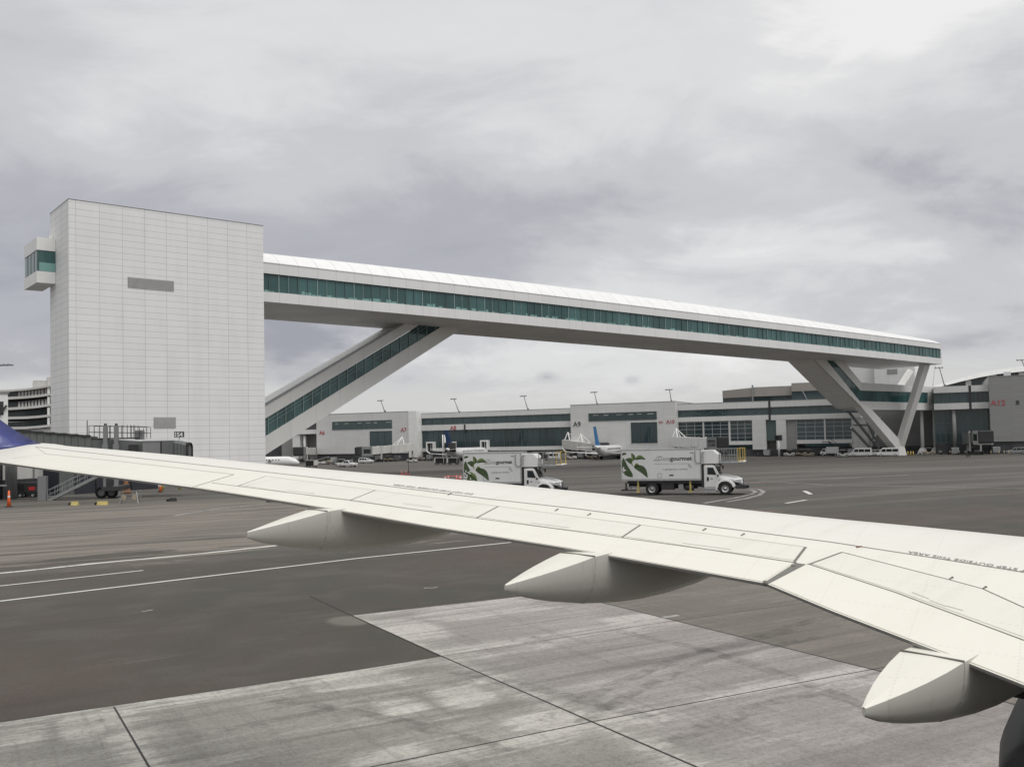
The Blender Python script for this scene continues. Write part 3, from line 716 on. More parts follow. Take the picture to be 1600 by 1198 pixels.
e.prism([(s, 0, pv(C_wb, s)), (s, BW, pv(C_wb, s)), (s, BW, pv(C_rb, s)), (s, BW - 4, pv(C_rt, s)), (s, 4, pv(C_rt, s)), (s, 0, pv(C_rb, s))], (0.4, 0, 0))
e.build('end_wall', M['fascia'], bridge)
PANE = 3.1
k = int((S1 - 0.2) / PANE) + 1
for i in range(-1, k):
    a, c = i * PANE, min((i + 1) * PANE, S1 - 0.1)
    if c - a < 0.3: continue
    rnd = random.uniform(-0.012, 0.012)
    p = MB(); ga, gc = pv(C_gb, a), pv(C_gb, c); ta, tc_ = pv(C_gt, a), pv(C_gt, c)
    p.quad((a, 0.30, ga), (c, 0.30 + rnd, gc), (c, 0.30 + rnd * 2, tc_), (a, 0.30 + rnd, ta)); pane = p.build('window_pane', M['teal'], bridge)
    mu = MB()
    for q, w in ((a, 0.13), ((a + c) / 2, 0.07)):
        mu.box(q - w / 2, q + w / 2, 0.18, 0.33, pv(C_gb, q), pv(C_gt, q))
    mu.bar((a, .26, ga + .03), (c, .26, gc + .03), .1, .10)
    mu.build('mullion', M['mullion_l' if i % 2 else 'mullion'], pane)
# moving walkway balustrade and seats glimpsed through the foot of the glazing
wk = MB()
q = 0.2
while q < S1 - 2:
    L_ = random.choice((0.5, 0.9, 1.2, 1.45)); hh = random.uniform(0.12, 0.62) * (1.0 if q < 60 else 0.55)
    if random.random() < (0.85 if q < 40 else 0.6): wk.box(q, q + L_, 0.265, 0.275, pv(C_gb, q) + 0.03, pv(C_gb, q) + 0.03 + hh)
    q += L_ + random.choice((0.1, 0.15, 0.5, 0.9))
wk.build('balustrade', M['teal_low'], bridge)['kind'] = 'stuff'
# roof hatches
for px in (700, 1018, 1246, 1396):
    sx = FB.P(px, 480, BW / 2).x
    for dx in (0, 3.4):
        z = pv(C_rt, sx + dx) + 0.05
        MB().box(sx + dx, sx + dx + 2.2, 6.5, 9.0, z - 0.2, z + 0.55).build('roof_hatch', M['louvre'], bridge, bevel=0.05)

# sloping legs, both on the far half of the deck
DL, DR = 10.5, BW
def poly(pix, d0, d1, name, m, par=None, bev=0.0):
    pts = [FB.P(x, y, d0) for x, y in pix]
    return MB().prism(pts, (0, d1 - d0, 0)).build(name, m, par or bridge)
def lerp2(a, b, t): return (a[0] + (b[0] - a[0]) * t, a[1] + (b[1] - a[1]) * t)
leg = poly([(405, 637.5), (632, 504.5), (640, 500), (664, 500), (656, 507), (405, 659.5)], DL, DR, 'escalator_leg_upper_wall', M['leg'])
poly([(405, 687.5), (691, 509.5), (700, 502), (735, 502), (724, 512), (494.6, 659.7), (405, 716.5)], DL, DR, 'escalator_leg_lower_wall', M['leg'])
rim = MB()
rim.bar(FB.P(405, 637.0, DL - 0.05), FB.P(632, 504, DL - 0.05), 0.25, 0.35)
rim.build('escalator_leg_rim', M['steel'], bridge)
Npn = 21
tA, tB, uA, uB = (405, 659.5), (658, 506.4), (405, 687.5), (694, 508)
for i in range(Npn):
    a0, a1 = lerp2(tA, tB, i / Npn), lerp2(tA, tB, (i + 1) / Npn)
    c0, c1 = lerp2(uA, uB, i / Npn), lerp2(uA, uB, (i + 1) / Npn)
    pts = [FB.P(*c0, DL + 0.3), FB.P(*c1, DL + 0.3), FB.P(*a1, DL + 0.3), FB.P(*a0, DL + 0.3)]
    pane = MB().quad(*pts).build('sloping_pane', M['teal'], bridge); mu = MB()
    p0, p1 = FB.P(*c0, DL + 0.22), FB.P(*a0, DL + 0.22)
    # mullions stand plumb
    top = FB.P(c0[0], a0[1] + (c0[0] - a0[0]) * (tB[1] - tA[1]) / (tB[0] - tA[0]), DL + 0.22)
    mu.bar(p0, top, 0.22, 0.1)
    for f_, w_ in ((0.80, 0.10), (0.58, 0.06)):
        mu.bar(FB.P(*lerp2(c0, a0, f_), DL + 0.24), FB.P(*lerp2(c1, a1, f_), DL + 0.24), w_, 0.06)
    mu.build('mullion', M['mullion_l'], pane)

# right hand leg, corridor to the concourse, V struts
poly([(1262, 549), (1270, 559), (1346.5, 636), (1362.7, 640), (1343.3, 626.5), (1289.6, 560.3), (1280, 549)], DL, DR, 'stair_leg_lower_wall', M['leg'])
poly([(1301, 561), (1292, 549), (1304, 549), (1316, 561), (1346, 597.7), (1345, 610)], DL, DR, 'stair_leg_upper_wall', M['leg'])
us_ = MB(); _p = [(1261, 549), (1269, 559.6), (1345.6, 636.8), (1359, 663)]
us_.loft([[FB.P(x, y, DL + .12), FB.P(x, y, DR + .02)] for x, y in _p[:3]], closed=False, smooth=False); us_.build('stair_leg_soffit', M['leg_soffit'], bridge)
lr_ = MB(); lr_.loft([[FB.P(x, y - .7, DL + .2), FB.P(x, y - .7, DR)] for x, y in ((405, 637.5), (632, 504.5))], closed=False, smooth=False); lr_.build('escalator_leg_roof', M['louvre'], bridge)
for nm, A, Bq, n_, m in (('stair_leg_pane', ((1289.6, 560.3), (1301, 561)), ((1343.3, 626.5), (1345, 610)), 12, 'teal'), ('corridor_pane', ((1343.3, 626.5), (1345, 610)), ((1450, 629.6), (1450, 613.6)), 16, 'teal')):
    for i in range(n_):
        c0, c1 = lerp2(A[0], Bq[0], i / n_), lerp2(A[0], Bq[0], (i + .97) / n_)
        a0, a1 = lerp2(A[1], Bq[1], i / n_), lerp2(A[1], Bq[1], (i + .97) / n_)
        MB().quad(FB.P(*c0, DL + .2), FB.P(*c1, DL + .2), FB.P(*a1, DL + .2), FB.P(*a0, DL + .2)).build(nm, M[m], bridge)
poly([(1289.6, 560.3), (1301, 561), (1345, 610), (1450, 613.6), (1450, 629.6), (1343.3, 626.5)], DL + 0.26, DR, 'corridor_core', M['mullion'])
poly([(1346, 597.7), (1470, 604.8), (1470, 613.9), (1345, 610)], DL, DR, 'corridor_upper_fascia', M['conc_band'])
poly([(1343.3, 626.5), (1470, 630.2), (1470, 640.6), (1362.7, 640)], DL, DR, 'corridor_lower_fascia', M['conc_band'])
poly([(1450, 613.4), (1470, 614.2), (1470, 630), (1450, 629.4)], DL + 0.05, DR, 'corridor_wall', M['conc_wall'])
vb = G(1409, 709.5); vbl = FB.L(vb)
# bring the strut foot onto the leg plane
foot = FB.P(1409, 700, DL); foot.z = gz(FB.W(foot).y); print('V foot', FB.W(foot), 'px', proj(FB.W(foot)))
def strut(p0, p1, w0, h0, name='strut'):
    MB().bar(p0, p1, w0, h0).build(name, M['leg'], bridge)
v0 = foot + Vector((0, 0, 2.6))
MB().prism([FB.P(1346.5, 636, DL - 0.02), FB.P(1362.7, 640, DL - 0.02), FB.P(1408, 689, DL - 0.02), FB.P(1403, 703, DL - 0.02)], (0, 2.2, 0)).build('strut', M['leg'], bridge)
sT = FB.P(1445.5, 572, 2.5); sT.z = pv(C_wb, sT.x) + 0.1
strut(v0 + Vector((0.3, 0.9, -0.4)), sT, 2.0, 1.6)
MB().loft([[(foot.x - 1.9, DL - .3, foot.z - .3), (foot.x + 1.9, DL - .3, foot.z - .3), (foot.x + 1.9, DL + 2.6, foot.z - .3), (foot.x - 1.9, DL + 2.6, foot.z - .3)],
           [(foot.x - 1.3, DL - .05, foot.z + 2.2), (foot.x + 1.3, DL - .05, foot.z + 2.2), (foot.x + 1.3, DL + 2.3, foot.z + 2.2), (foot.x - 1.3, DL + 2.3, foot.z + 2.2)],
           [(foot.x - 1.9, DL - .05, foot.z + 3.9), (foot.x + 1.9, DL - .05, foot.z + 3.9), (foot.x + 1.9, DL + 2.3, foot.z + 3.9), (foot.x - 1.9, DL + 2.3, foot.z + 3.9)]][::-1], smooth=False).build('strut_foot', M['leg'], bridge)
sU = FB.P(1422, 570, BW - 2.5); sU.z = pv(C_wb, sU.x) + 0.1
strut(FB.P(1406, 604, BW - 1.5), sU, 1.2, 1.2)
strut(FB.P(1437, 604, BW - 1.0), FB.P(1448, 570, BW - 1), 0.5, 0.5, 'hanger_post'); strut(FB.P(1458, 606, BW - 1.0), FB.P(1462, 570, BW - 1), 0.4, 0.4, 'hanger_post')
lat = [((1325, 642), (1370, 697)), ((1346, 637), (1373, 700)), ((1332, 664), (1366, 664)), ((1350, 652), (1398, 700)), ((1376, 652), (1366, 690)), ((1330, 668), (1362, 702))]
for a, c in lat:
    MB().bar(FB.P(*a, BW - 0.5), FB.P(*c, BW - 0.5), 0.55, 0.5).build('lattice_brace', M['steel'], bridge)
for px, w in ((1441.5, 0.9), (1461.5, 1.0)):
    c = FB.P(px, 690, DL + 2.5); zb = gz(FB.W(c).y)
    m_ = MB().tube((c.x, DL + 2.5, zb), (c.x, DL + 2.5, FB.P(px, 641, DL + 2.5).z + .3), w * 0.55, w * 0.5, 12)
    m_.loft([[(c.x - a_, DL + 2.5 - a_, z_), (c.x + a_, DL + 2.5 - a_, z_), (c.x + a_, DL + 2.5 + a_, z_), (c.x - a_, DL + 2.5 + a_, z_)] for a_, z_ in ((1.15, zb - .2), (.85, zb + .9), (.5, zb + 1.7))], smooth=False)
    m_.build('corridor_column', M['white'], bridge)
# ------------------------------------------------------------------ concourse along the far side of the apron
c0, c1 = G(640, 719), G(1300, 711.6)
FC = Frame(c0, math.atan2((c1 - c0).x, (c1 - c0).y))
ZG = -1.5
conc = thing('concourse', 'long low grey and white airport concourse with ribbon windows across the far apron', 'terminal', (c0.x, c0.y, 0), FC.rotz)
def cx_(px, d=0.0): return FC.P(px, 680, d).x
def cz_(px, py, d=0.0): return FC.P(px, py, d).z
def cbox(name, x0, x1, z0, z1, d0, d1, m, par=None, uvoff=(0, 0)):
    return MB().box(x0, x1, d0, d1, z0, z1).build(name, m, par or conc, uvoff=uvoff)

def glazing(name, x0, x1, z0, z1, d, m, bays, rows=(), par=None, fm='mullion', fw=0.12, diag=False, inner=None):
    """one window opening: pane sheet, with its frame as a sub-part"""
    p = MB().quad((x0, d, z0), (x1, d, z0), (x1, d, z1), (x0, d, z1)).build(name, m, par or conc)
    f = MB()
    for i in range(bays + 1):
        q = x0 + (x1 - x0) * i / bays; w = fw if i not in (0, bays) else fw * 1.3
        f.box(q - w / 2, q + w / 2, d - 0.14, d - 0.01, z0, z1)
    for r in tuple(rows) + (0.012, 0.988): f.box(x0, x1, d - 0.10, d - 0.005, z0 + (z1 - z0) * r - fw / 2, z0 + (z1 - z0) * r + fw / 2)
    if diag:                                   # the roof truss seen behind the glass
        k = max(2, int((x1 - x0) / 3.6)); st = (x1 - x0) / k
        for i in range(k):
            a, c = (z0 + .15, z1 - .2) if i % 2 == 0 else (z1 - .2, z0 + .15)
            f.bar((x0 + st * i, d - 0.02, a), (x0 + st * (i + 1), d - 0.02, c), 0.16, 0.03, up=(0, 1, 0))
    f.build('frame', M[fm], p)
    if inner:
        for i in range(inner):
            lt = MB()
            q = x0 + (x1 - x0) * (i + random.uniform(.2, .6)) / inner
            lt.box(q, q + (x1 - x0) / inner * random.uniform(.2, .6), d - 0.012, d - 0.004, z1 - (z1 - z0) * random.uniform(.28, .36), z1 - (z1 - z0) * .22)
            lt.build('ceiling_light_strip', M['mullion_w'], p)
    return p

def gate_sign(body, px, py, d, h, m):
    q = FC.P(px, py, d - 0.08)
    mt = Matrix.Translation((q.x, q.y, q.z - h * .37)) @ Matrix.Rotation(R(90), 4, 'X')
    return text_mesh('gate_sign', body, m, conc, mt, size=h * 1.05, bold=0.02, extrude=0.03, align='CENTER')

def white_block(pxa, pxb, ytop, d, sw, bw, m='conc_wall'):
    xa, xb = cx_(pxa, d), cx_(pxb, d); zt = cz_(pxa, ytop, d)
    cbox('wall', xa, xb, ZG + 2.6, zt, d, d + 26, M[m], uvoff=(-xa, 0))
    cbox('plinth', xa + .1, xb - .1, ZG - 1, ZG + 2.6, d + 0.3, d + 26, M['plinth'])
    cbox('roof_coping', xa - .05, xb + .05, zt, zt + 0.14, d - 0.06, d + 26, M['louvre'])
    x0, x1 = cx_(sw[0], d), cx_(sw[1], d)
    glazing('ribbon_window', x0, x1, cz_(sw[0], sw[3], d), cz_(sw[0], sw[2], d), d - 0.05, M['dark_glass'], 2, (), inner=6, fw=.15)
    x0, x1 = cx_(bw[0], d), cx_(bw[1], d)
    cbox('window_surround', x0 - .35, x1 + .35, cz_(bw[0], bw[3], d) - .45, cz_(bw[0], bw[2], d) + .3, d - 0.04, d + .2, M['conc_band'])
    glazing('tall_window', x0, x1, cz_(bw[0], bw[3], d), cz_(bw[0], bw[2], d), d - 0.07, M['dark_glass'], 3, (), fw=.1)
    return xa, xb, zt
D1 = -3.0
b1 = white_block(494.5, 639, 648, D1, (520, 612.5, 659, 671.5), (578.5, 612.5, 673.5, 696.5))
b2 = white_block(892, 1056, 633, D1, (921, 1026.5, 646, 658), (986.7, 1027, 660, 692.5))
# white corner pier on the right end of the left block
cbox('corner_pier', b1[1] + .02, b1[1] + 3.2, ZG + 1.0, b1[2] + .1, D1 - .3, D1 + 20, M['white'])
gate_sign('A6', 503, 675.8, D1, 1.9, M['signred']); gate_sign('A7', 630.5, 671.2, D1, 1.9, M['signred'])
gate_sign('A9', 901.5, 662.3, D1, 2.1, M['ink']); gate_sign('A10', 1047.5, 658.4, D1, 1.5, M['signred']); gate_sign('B10', 1032.5, 659.3, D1, 0.75, M['signred'])

def band_section(xa, xb, ys, pref, d, bays_hi, hi_diag=True, plinth_z=2.2):
    """parapet, ribbon glazing, fascia between xa..xb ; ys = (roof, glass top, glass bottom, fascia bottom) measured at column pref"""
    z = [cz_(pref, y, d) for y in ys]
    cbox('parapet', xa, xb, z[1], z[0], d, d + 22, M['conc_band'])
    glazing('ribbon_window', xa, xb, z[2], z[1], d + .35, M['dark_glass'], bays_hi, (), diag=hi_diag, fw=.14)
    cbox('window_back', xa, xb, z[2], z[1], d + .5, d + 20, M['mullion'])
    cbox('fascia', xa, xb, z[3], z[2], d, d + 22, M['conc_band'])
    cbox('roof_coping', xa, xb, z[0], z[0] + .12, d - .05, d + 22, M['louvre'])
    return z
# glass section between the two white blocks
xa, xb = b1[1] + 3.3, b2[0] - .02
z = band_section(xa, xb, (644.7, 652.2, 663.2, 671.8), 700, 0.0, 14)
zs = cz_(700, 699.5)
n = 9
for i in range(n):
    a, c = xa + (xb - xa) * i / n, xa + (xb - xa) * (i + 1) / n
    glazing('curtain_wall_window', a + .04, c - .04, zs, z[3], 0.5, M['dark_glass'], 3, (), fw=.10)
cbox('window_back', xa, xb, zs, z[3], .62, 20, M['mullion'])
cbox('sill_band', xa, xb, zs - 1.2, zs, .1, 20, M['conc_band'])
cbox('plinth', xa, xb, ZG - 1, zs - 1.2, .6, 20, M['plinth'])
q = gate_sign('A8', 708, 668.3, 0, 1.9, M['signred'])
for px in (725.5,):
    x = cx_(px); cbox('downpipe', x, x + .5, cz_(px, 676), cz_(px, 663), -.2, -.02, M['dark'])
for px in (677, 668): pass
# gate doors where the bridges plug in
for px0, px1, y0, y1 in ((668, 680, 690, 704), (752.2, 764.2, 687.5, 702.5)):
    a, c = cx_(px0), cx_(px1); zt, zb = cz_(px0, y0), cz_(px0, y1)
    pr = MB().box(a, a + .45, -1.2, .4, zb, zt).box(c - .45, c, -1.2, .4, zb, zt).box(a + .45, c - .45, -1.2, .4, zt - .5, zt).build('gate_portal', M['white'], conc)
    MB().box(a + .45, c - .45, -.4, .4, zb, zt - .5).build('portal_door', M['carglass'], pr)
    MB().box((a + c) / 2 - .1, (a + c) / 2 + .1, -.5, -.41, zb, zt - .5).build('door_frame', M['white'], pr)
# right hand section, from the second block to behind the footbridge leg
xa, xb = b2[1] + .02, cx_(1345)
xm = cx_(1203.5)
z = band_section(xa, xm - .3, (631.4, 641.2, 652.2, 659.3), 1059, 0.0, 8)
z2 = band_section(xm + .3, xb, (626.3, 635.8, 648.4, 656.2), 1206, 0.0, 9)
cbox('expansion_joint', xm - .3, xm + .3, z[3], z[0], -.05, 20, M['dark'])
zb_ = cz_(1060, 691)
zw = z[3] - .15
def lower(pxa, pxb, bays, slant=False):
    a, c = cx_(pxa), cx_(pxb)
    return glazing('curtain_wall_window', a, c, zb_, zw, .5, M['dark_glass'], bays, (.18, .38, .63, .82), fm='mullion_w', fw=.13)
for pa, pb in ((1060, 1098), (1100, 1138.5), (1141, 1175.5), (1245, 1288), (1290, 1331)): lower(pa, pb, 3)
for pa, pb in ((1056.5, 1060), (1098, 1100), (1138.5, 1141)): cbox('pier', cx_(pa), cx_(pb), zb_, z[3], .2, 20, M['conc_wall'])
cbox('wall', cx_(1175.5), cx_(1197), ZG + 2, z[3], .0, 20, M['conc_wall']); cbox('wall', cx_(1213), cx_(1228.5), ZG + 2, z[3], 0, 20, M['conc_wall'])
cbox('recess_wall', cx_(1197), cx_(1213), ZG + 2, z[3], 3.5, 20, M['louvre']); cbox('wall', cx_(1228.5), cx_(1244.5), ZG + 2, z[3], .6, 20, M['grey_wall'])
cbox('pier', cx_(1288), cx_(1290), zb_, z2[3], .2, 20, M['conc_wall']); cbox('wall', cx_(1331), xb + 2, ZG + 2, z2[3], .3, 20, M['conc_wall'])
cbox('sill_band', xa, cx_(1175.5), zb_ - 1.0, zb_, .1, 20, M['conc_band']); cbox('sill_band', cx_(1244.5), cx_(1331), zb_ - 1.0, zb_, .1, 20, M['conc_band'])
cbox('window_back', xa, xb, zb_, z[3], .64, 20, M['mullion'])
cbox('plinth', xa, xb + 2, ZG - 1, ZG + 2.3, .65, 20, M['plinth'])
# recessed zone behind the V strut, then glazed hall and the far right block
xr0, xr1 = xb + 2, cx_(1461)
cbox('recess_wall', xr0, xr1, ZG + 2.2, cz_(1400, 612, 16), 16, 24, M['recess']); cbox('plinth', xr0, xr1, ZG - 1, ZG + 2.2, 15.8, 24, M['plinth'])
DR_ = 3.0
xr2 = cx_(1548, DR_)
zf = [cz_(1480, y, DR_) for y in (603.5, 613.4, 630, 639.7)]
cbox('parapet', xr1, xr2, zf[1], zf[0], DR_, 30, M['conc_band']); cbox('fascia', xr1, xr2, zf[3], zf[2], DR_, 30, M['conc_band'])
xmid = cx_(1518, DR_)
for a, c in ((xr1 + .2, xmid - .3), (xmid + .3, xr2)): glazing('ribbon_window', a, c, zf[2], zf[1], DR_ + .4, M['dark_glass'], 4, (), fw=.12)
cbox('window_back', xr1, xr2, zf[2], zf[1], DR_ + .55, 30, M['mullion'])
cbox('expansion_joint', xmid - .3, xmid + .3, zf[3], zf[0] , DR_ - .06, DR_ + .3, M['dark'])
for i in range(5):
    a = xr1 + (xr2 - xr1) * i / 5; c = xr1 + (xr2 - xr1) * (i + 1) / 5
    glazing('curtain_wall_window', a + .05, c - .05, ZG + 3, zf[3], DR_ + 2.5, M['dark_glass'], 2, (.3, .6), fw=.12)
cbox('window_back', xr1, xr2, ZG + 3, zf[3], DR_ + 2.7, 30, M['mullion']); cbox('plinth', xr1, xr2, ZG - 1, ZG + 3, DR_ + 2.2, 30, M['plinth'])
for px in (1491.5,): MB().tube((cx_(px, DR_ + 1), DR_ + 1, ZG), (cx_(px, DR_ + 1), DR_ + 1, zf[3]), .55, n=12).build('column', M['grey_wall'], conc)
DB = 0.0
xe = cx_(1700, DB); xs_ = cx_(1548, DB)
zt = cz_(1552, 588.5, DB)
cbox('wall', xs_, xe, ZG + 3.2, zt, DB, 40, M['grey_wall'], uvoff=(-xs_, 0)); cbox('plinth', xs_ + .1, xe, ZG - 1, ZG + 3.2, DB + .3, 40, M['plinth'])
cbox('roof_coping', xs_ - .05, xe, zt, zt + .15, DB - .06, 40, M['louvre'])
gate_sign('A12', 1559.5, 628.8, DB, 2.0, M['signred'])
q = FC.P(1590, 628.5, DB); cbox('stand_board', q.x - .35, q.x + .35, q.z - .5, q.z + .5, DB - .12, DB - .02, M['ink'])
q = FC.P(1528, 630, DR_); 
# link at the left end of the concourse, seen under the sloping leg
cbox('link_wall', cx_(440, 3), cx_(457, 3), ZG - 1, cz_(440, 670, 3), 3, 20, M['grey_wall'])
cbox('link_wall', cx_(396, 6), cx_(440, 6), ZG - 1, cz_(425, 690, 6), 6, 20, M['plinth'])
a, c = cx_(457, 0), cx_(468, 0)
cbox('portal', a, c, ZG + 1, cz_(457, 676.5), 0, 14, M['white']); cbox('portal_roof', a, b1[0] - .03, cz_(457, 672), cz_(457, 659), .8, 20, M['plinth'])
cbox('portal_band', a - .1, b1[0] - .04, cz_(457, 678.5), cz_(457, 672), -.4, 20, M['white'])
cbox('recess_wall', c, b1[0] - .03, ZG - 1, cz_(457, 678.5), 4.5, 20, M['louvre'])
MB().tube((cx_(474), .8, ZG), (cx_(474), .8, cz_(474, 681)), .5, n=12).build('column', M['white'], conc)

# floodlights leaning over the roof edge
LIGHTS = [((602, 643), (597.5, 626), 'thin roof floodlight pole above the gate A6 and A7 block'), ((718.8, 645), (711.5, 623.5), 'roof floodlight pole leaning above the gate A8 sign'),
          ((825.6, 640.5), (820.5, 619), 'roof floodlight pole halfway along the glass concourse hall'), ((933.5, 632), (930.5, 613), 'roof floodlight pole over the gate A9 corner of the white block'),
          ((1049.5, 628), (1047.5, 609), 'roof floodlight pole over the right corner of the gate 10 block')]
def flood(pb, pt, label, dd, F=None):
    F = F or FC
    b = F.P(*pb, dd); t = F.P(*pt, dd); t = t + Vector((0, -1.0, 0))
    w = F.W(b); o = thing('roof_floodlight', label, 'floodlight', w, F.rotz, 'floodlights along the concourse roof')
    dlt = t - b; L0 = Vector((0, 0, -.6))
    MB().tube(L0, dlt, .17, .11, 8).build('pole', M['steel'], o)
    MB().tube(L0, Vector((dlt.x * .12, 0, dlt.z * .12)), .32, .26, 8).build('pole_base', M['dark'], o)
    MB().bar(dlt + Vector((-1.1, 0, -.1)), dlt + Vector((.8, 0, .1)), .14, .12).build('crossarm', M['steel'], o)
    for q in (-1.0, -.15, .65):
        MB().hexa([dlt + Vector(v) for v in ((q - .28, -.5, -.16), (q + .28, -.5, -.16), (q + .28, .3, .06), (q - .28, .3, .06), (q - .28, -.5, .04), (q + .28, -.5, .04), (q + .28, .3, .24), (q - .28, .3, .24))]).build('lamp', M['lamp'], o)
    return o
for pb, pt, lb in LIGHTS: flood(pb, pt, lb, 4.0)
flood((1477, 604), (1468, 575), 'tall roof floodlight pole right of the footbridge end', 8.0)
flood((1609, 590), (1596, 563), 'roof floodlight at the right edge of the picture over the grey block', 6.0)

# ------------------------------------------------------------------ buildings behind
def back_frame(px, depth): 
    p = at_y(px, 690, depth); return Frame(p, FC.az)
FO = back_frame(1125, 330)
of = thing('office_block', 'low beige office block with dark window band behind the concourse roof', 'building', (FO.o.x, FO.o.y, 0), FO.rotz)
x1, x2, xk = FO.P(1125, 610).x, FO.P(1237, 610).x, FO.P(1176, 610).x
zA, zB = FO.P(1125, 609.8).z, FO.P(1125, 621.5).z
MB().prism([(x1, 4, zB), (x1, 4, zA), (xk, 0, zA + .5), (xk, 0, zB)][::-1], (0, 14, 0)).build('wall', M['beige'], of)
MB().box(xk, x2, .0, 14, zB, zA + .6).build('wall', M['beige'], of)
MB().prism([(x1, 4.4, ZG), (x1, 4.4, zB), (xk, .4, zB), (xk, .4, ZG)][::-1], (0, 14, 0)).build('window_band', M['dark_glass'], of)
MB().box(xk, x2, .4, 14, ZG, zB).build('window_band', M['dark_glass'], of)
MB().box(xk - .25, xk + .25, -.4, .2, zB - 6, zA + 1.4).build('corner_pipe', M['steel'], of)
ru = MB().box(FO.P(1198, 605).x, FO.P(1221, 605).x, 3, 8, zA + .6, FO.P(1198, 603.3).z).build('roof_plant', M['louvre'], of)
FO2 = back_frame(1236, 318)
of2 = thing('office_block', 'taller brown grey office block half hidden by the slanting bridge leg', 'building', (FO2.o.x, FO2.o.y, 0), FO2.rotz)
x1, x2 = FO2.P(1236.5, 600).x, FO2.P(1345, 600).x; zA, zB = FO2.P(1237, 598.5).z, FO2.P(1237, 611.5).z
MB().box(x1, x2, 0, 20, zB, zA).build('wall', M['beige'], of2)
MB().box(x1, x2, .3, 20, ZG, zB).build('window_band', M['dark_glass'], of2)
MB().bar((FO2.P(1254, 612).x, .1, zB), (FO2.P(1262, 624).x, .1, FO2.P(1262, 626).z), .3, .3).build('window_mullion', M['mullion_w'], of2)
# plant core standing behind the bridge end
FK = back_frame(1326, 285)
co = thing('roof_plant_room', 'grey panelled plant room with a louvre under the far end of the footbridge', 'building', (FK.o.x, FK.o.y, 0), FK.rotz)
x1, x2, xm_ = FK.P(1323.5, 580).x, FK.P(1428, 580).x, FK.P(1366, 580).x; zA = FK.P(1326, 563).z
MB().box(x1, xm_, 2.0, 22, ZG, zA + 2).build('wall', M['conc_wall'], co); MB().box(xm_, x2, 0, 22, ZG, zA).build('wall', M['conc_wall'], co)
a, c = FK.P(1386, 577).x, FK.P(1402, 577).x
lv = MB().box(a, c, -.08, .1, FK.P(1386, 585).z, FK.P(1386, 577).z).build('louvre_vent', M['louvre'], co)
# great curved roof far right
FR = back_frame(1476, 300)
cr = thing('curved_roof_hall', 'terminal hall with a sweeping pale curved roof at the right edge', 'building', (FR.o.x, FR.o.y, 0), FR.rotz)
top, bot = [], []
pts = [(1440, 607), (1476, 597.5), (1500, 590.3), (1530, 582.5), (1560, 576.5), (1600, 571.3), (1640, 568), (1700, 566)]
ptb = [(1440, 611), (1476, 602.5), (1500, 596.3), (1530, 589.5), (1560, 584.2), (1600, 580), (1640, 577.5), (1700, 576)]
ring = []
for (px, yt), (_, yb) in zip(pts, ptb):
    t, b_ = FR.P(px, yt), FR.P(px, yb)
    ring.append([(t.x, 1.5, t.z), (b_.x, 0, b_.z), (b_.x, 1.2, b_.z - .05), (b_.x, 40, b_.z - .05), (t.x, 40, t.z)])
MB().loft(ring, smooth=False).build('roof', M['conc_band'], cr)
wn = MB()
ptw = [FR.P(px, py, 3) for px, py in ptb]
for i in range(len(ptw) - 1):
    MB().quad((ptw[i].x, 3, ZG), (ptw[i + 1].x, 3, ZG), (ptw[i + 1].x, 3, ptw[i + 1].z), (ptw[i].x, 3, ptw[i].z)).build('window', M['dark_glass'], cr)
for px, py in ((1513, 594), (1553, 586), (1596, 581)):
    q = FR.P(px, py, 1.2); MB().box(q.x - .8, q.x + .8, 1.2, 2.9, ZG, q.z).build('pier', M['white'], cr)
q = FR.P(1576.5, 585, -8)
text_mesh('roof_sign', 'III', M['signwhite'], cr, Matrix.Translation((q.x, -8, q.z)) @ Matrix.Rotation(R(90), 4, 'X'), size=2.0, bold=.05, extrude=.05, align='CENTER') if False else None
MB().box(q.x - 1.0, q.x + 1.0, -.3, -.05, q.z + .1, q.z + 1.3).build('roof_sign_board', M['signwhite'], cr)

# ------------------------------------------------------------------ curved parking garage, far left
FG = Frame(at_y(40, 690, 300), R(62))
ga = thing('parking_garage', 'curved multi storey parking garage with open dark decks behind the tower', 'building', (FG.o.x, FG.o.y, 0), FG.rotz)
def arc(pts):           # measured roofline points -> smooth polyline on the reference plane
    return [FG.P(x, y, 0) for x, y in pts]
xsamp = [-40, -10, 15, 40, 60, 78, 100, 130]
def lvl(y78, y15, s): return y78 + (y15 - y78) * ((78 - s) / 63.0) + (0.0010 * (78 - s) * (15 - s) * -1 if s < 78 else 0)
def band(name, ya, yb, m, d0, d1):
    rings = []
    for px in xsamp:
        t, b_ = FG.P(px, lvl(*ya, px)), FG.P(px, lvl(*yb, px))
        cd = 0.0
        rings.append([(t.x, d0, t.z), (b_.x, d0, b_.z), (b_.x, d1, b_.z), (t.x, d1, t.z)])
    return MB().loft(rings, smooth=False).build(name, m, ga)
LV = [(603, 610.5), (619.5, 627), (636, 641.5), (651.8, 657.5)]
band('roof_parapet', (601.5, 609), (604.5, 612), M['garage'], -1, 30)
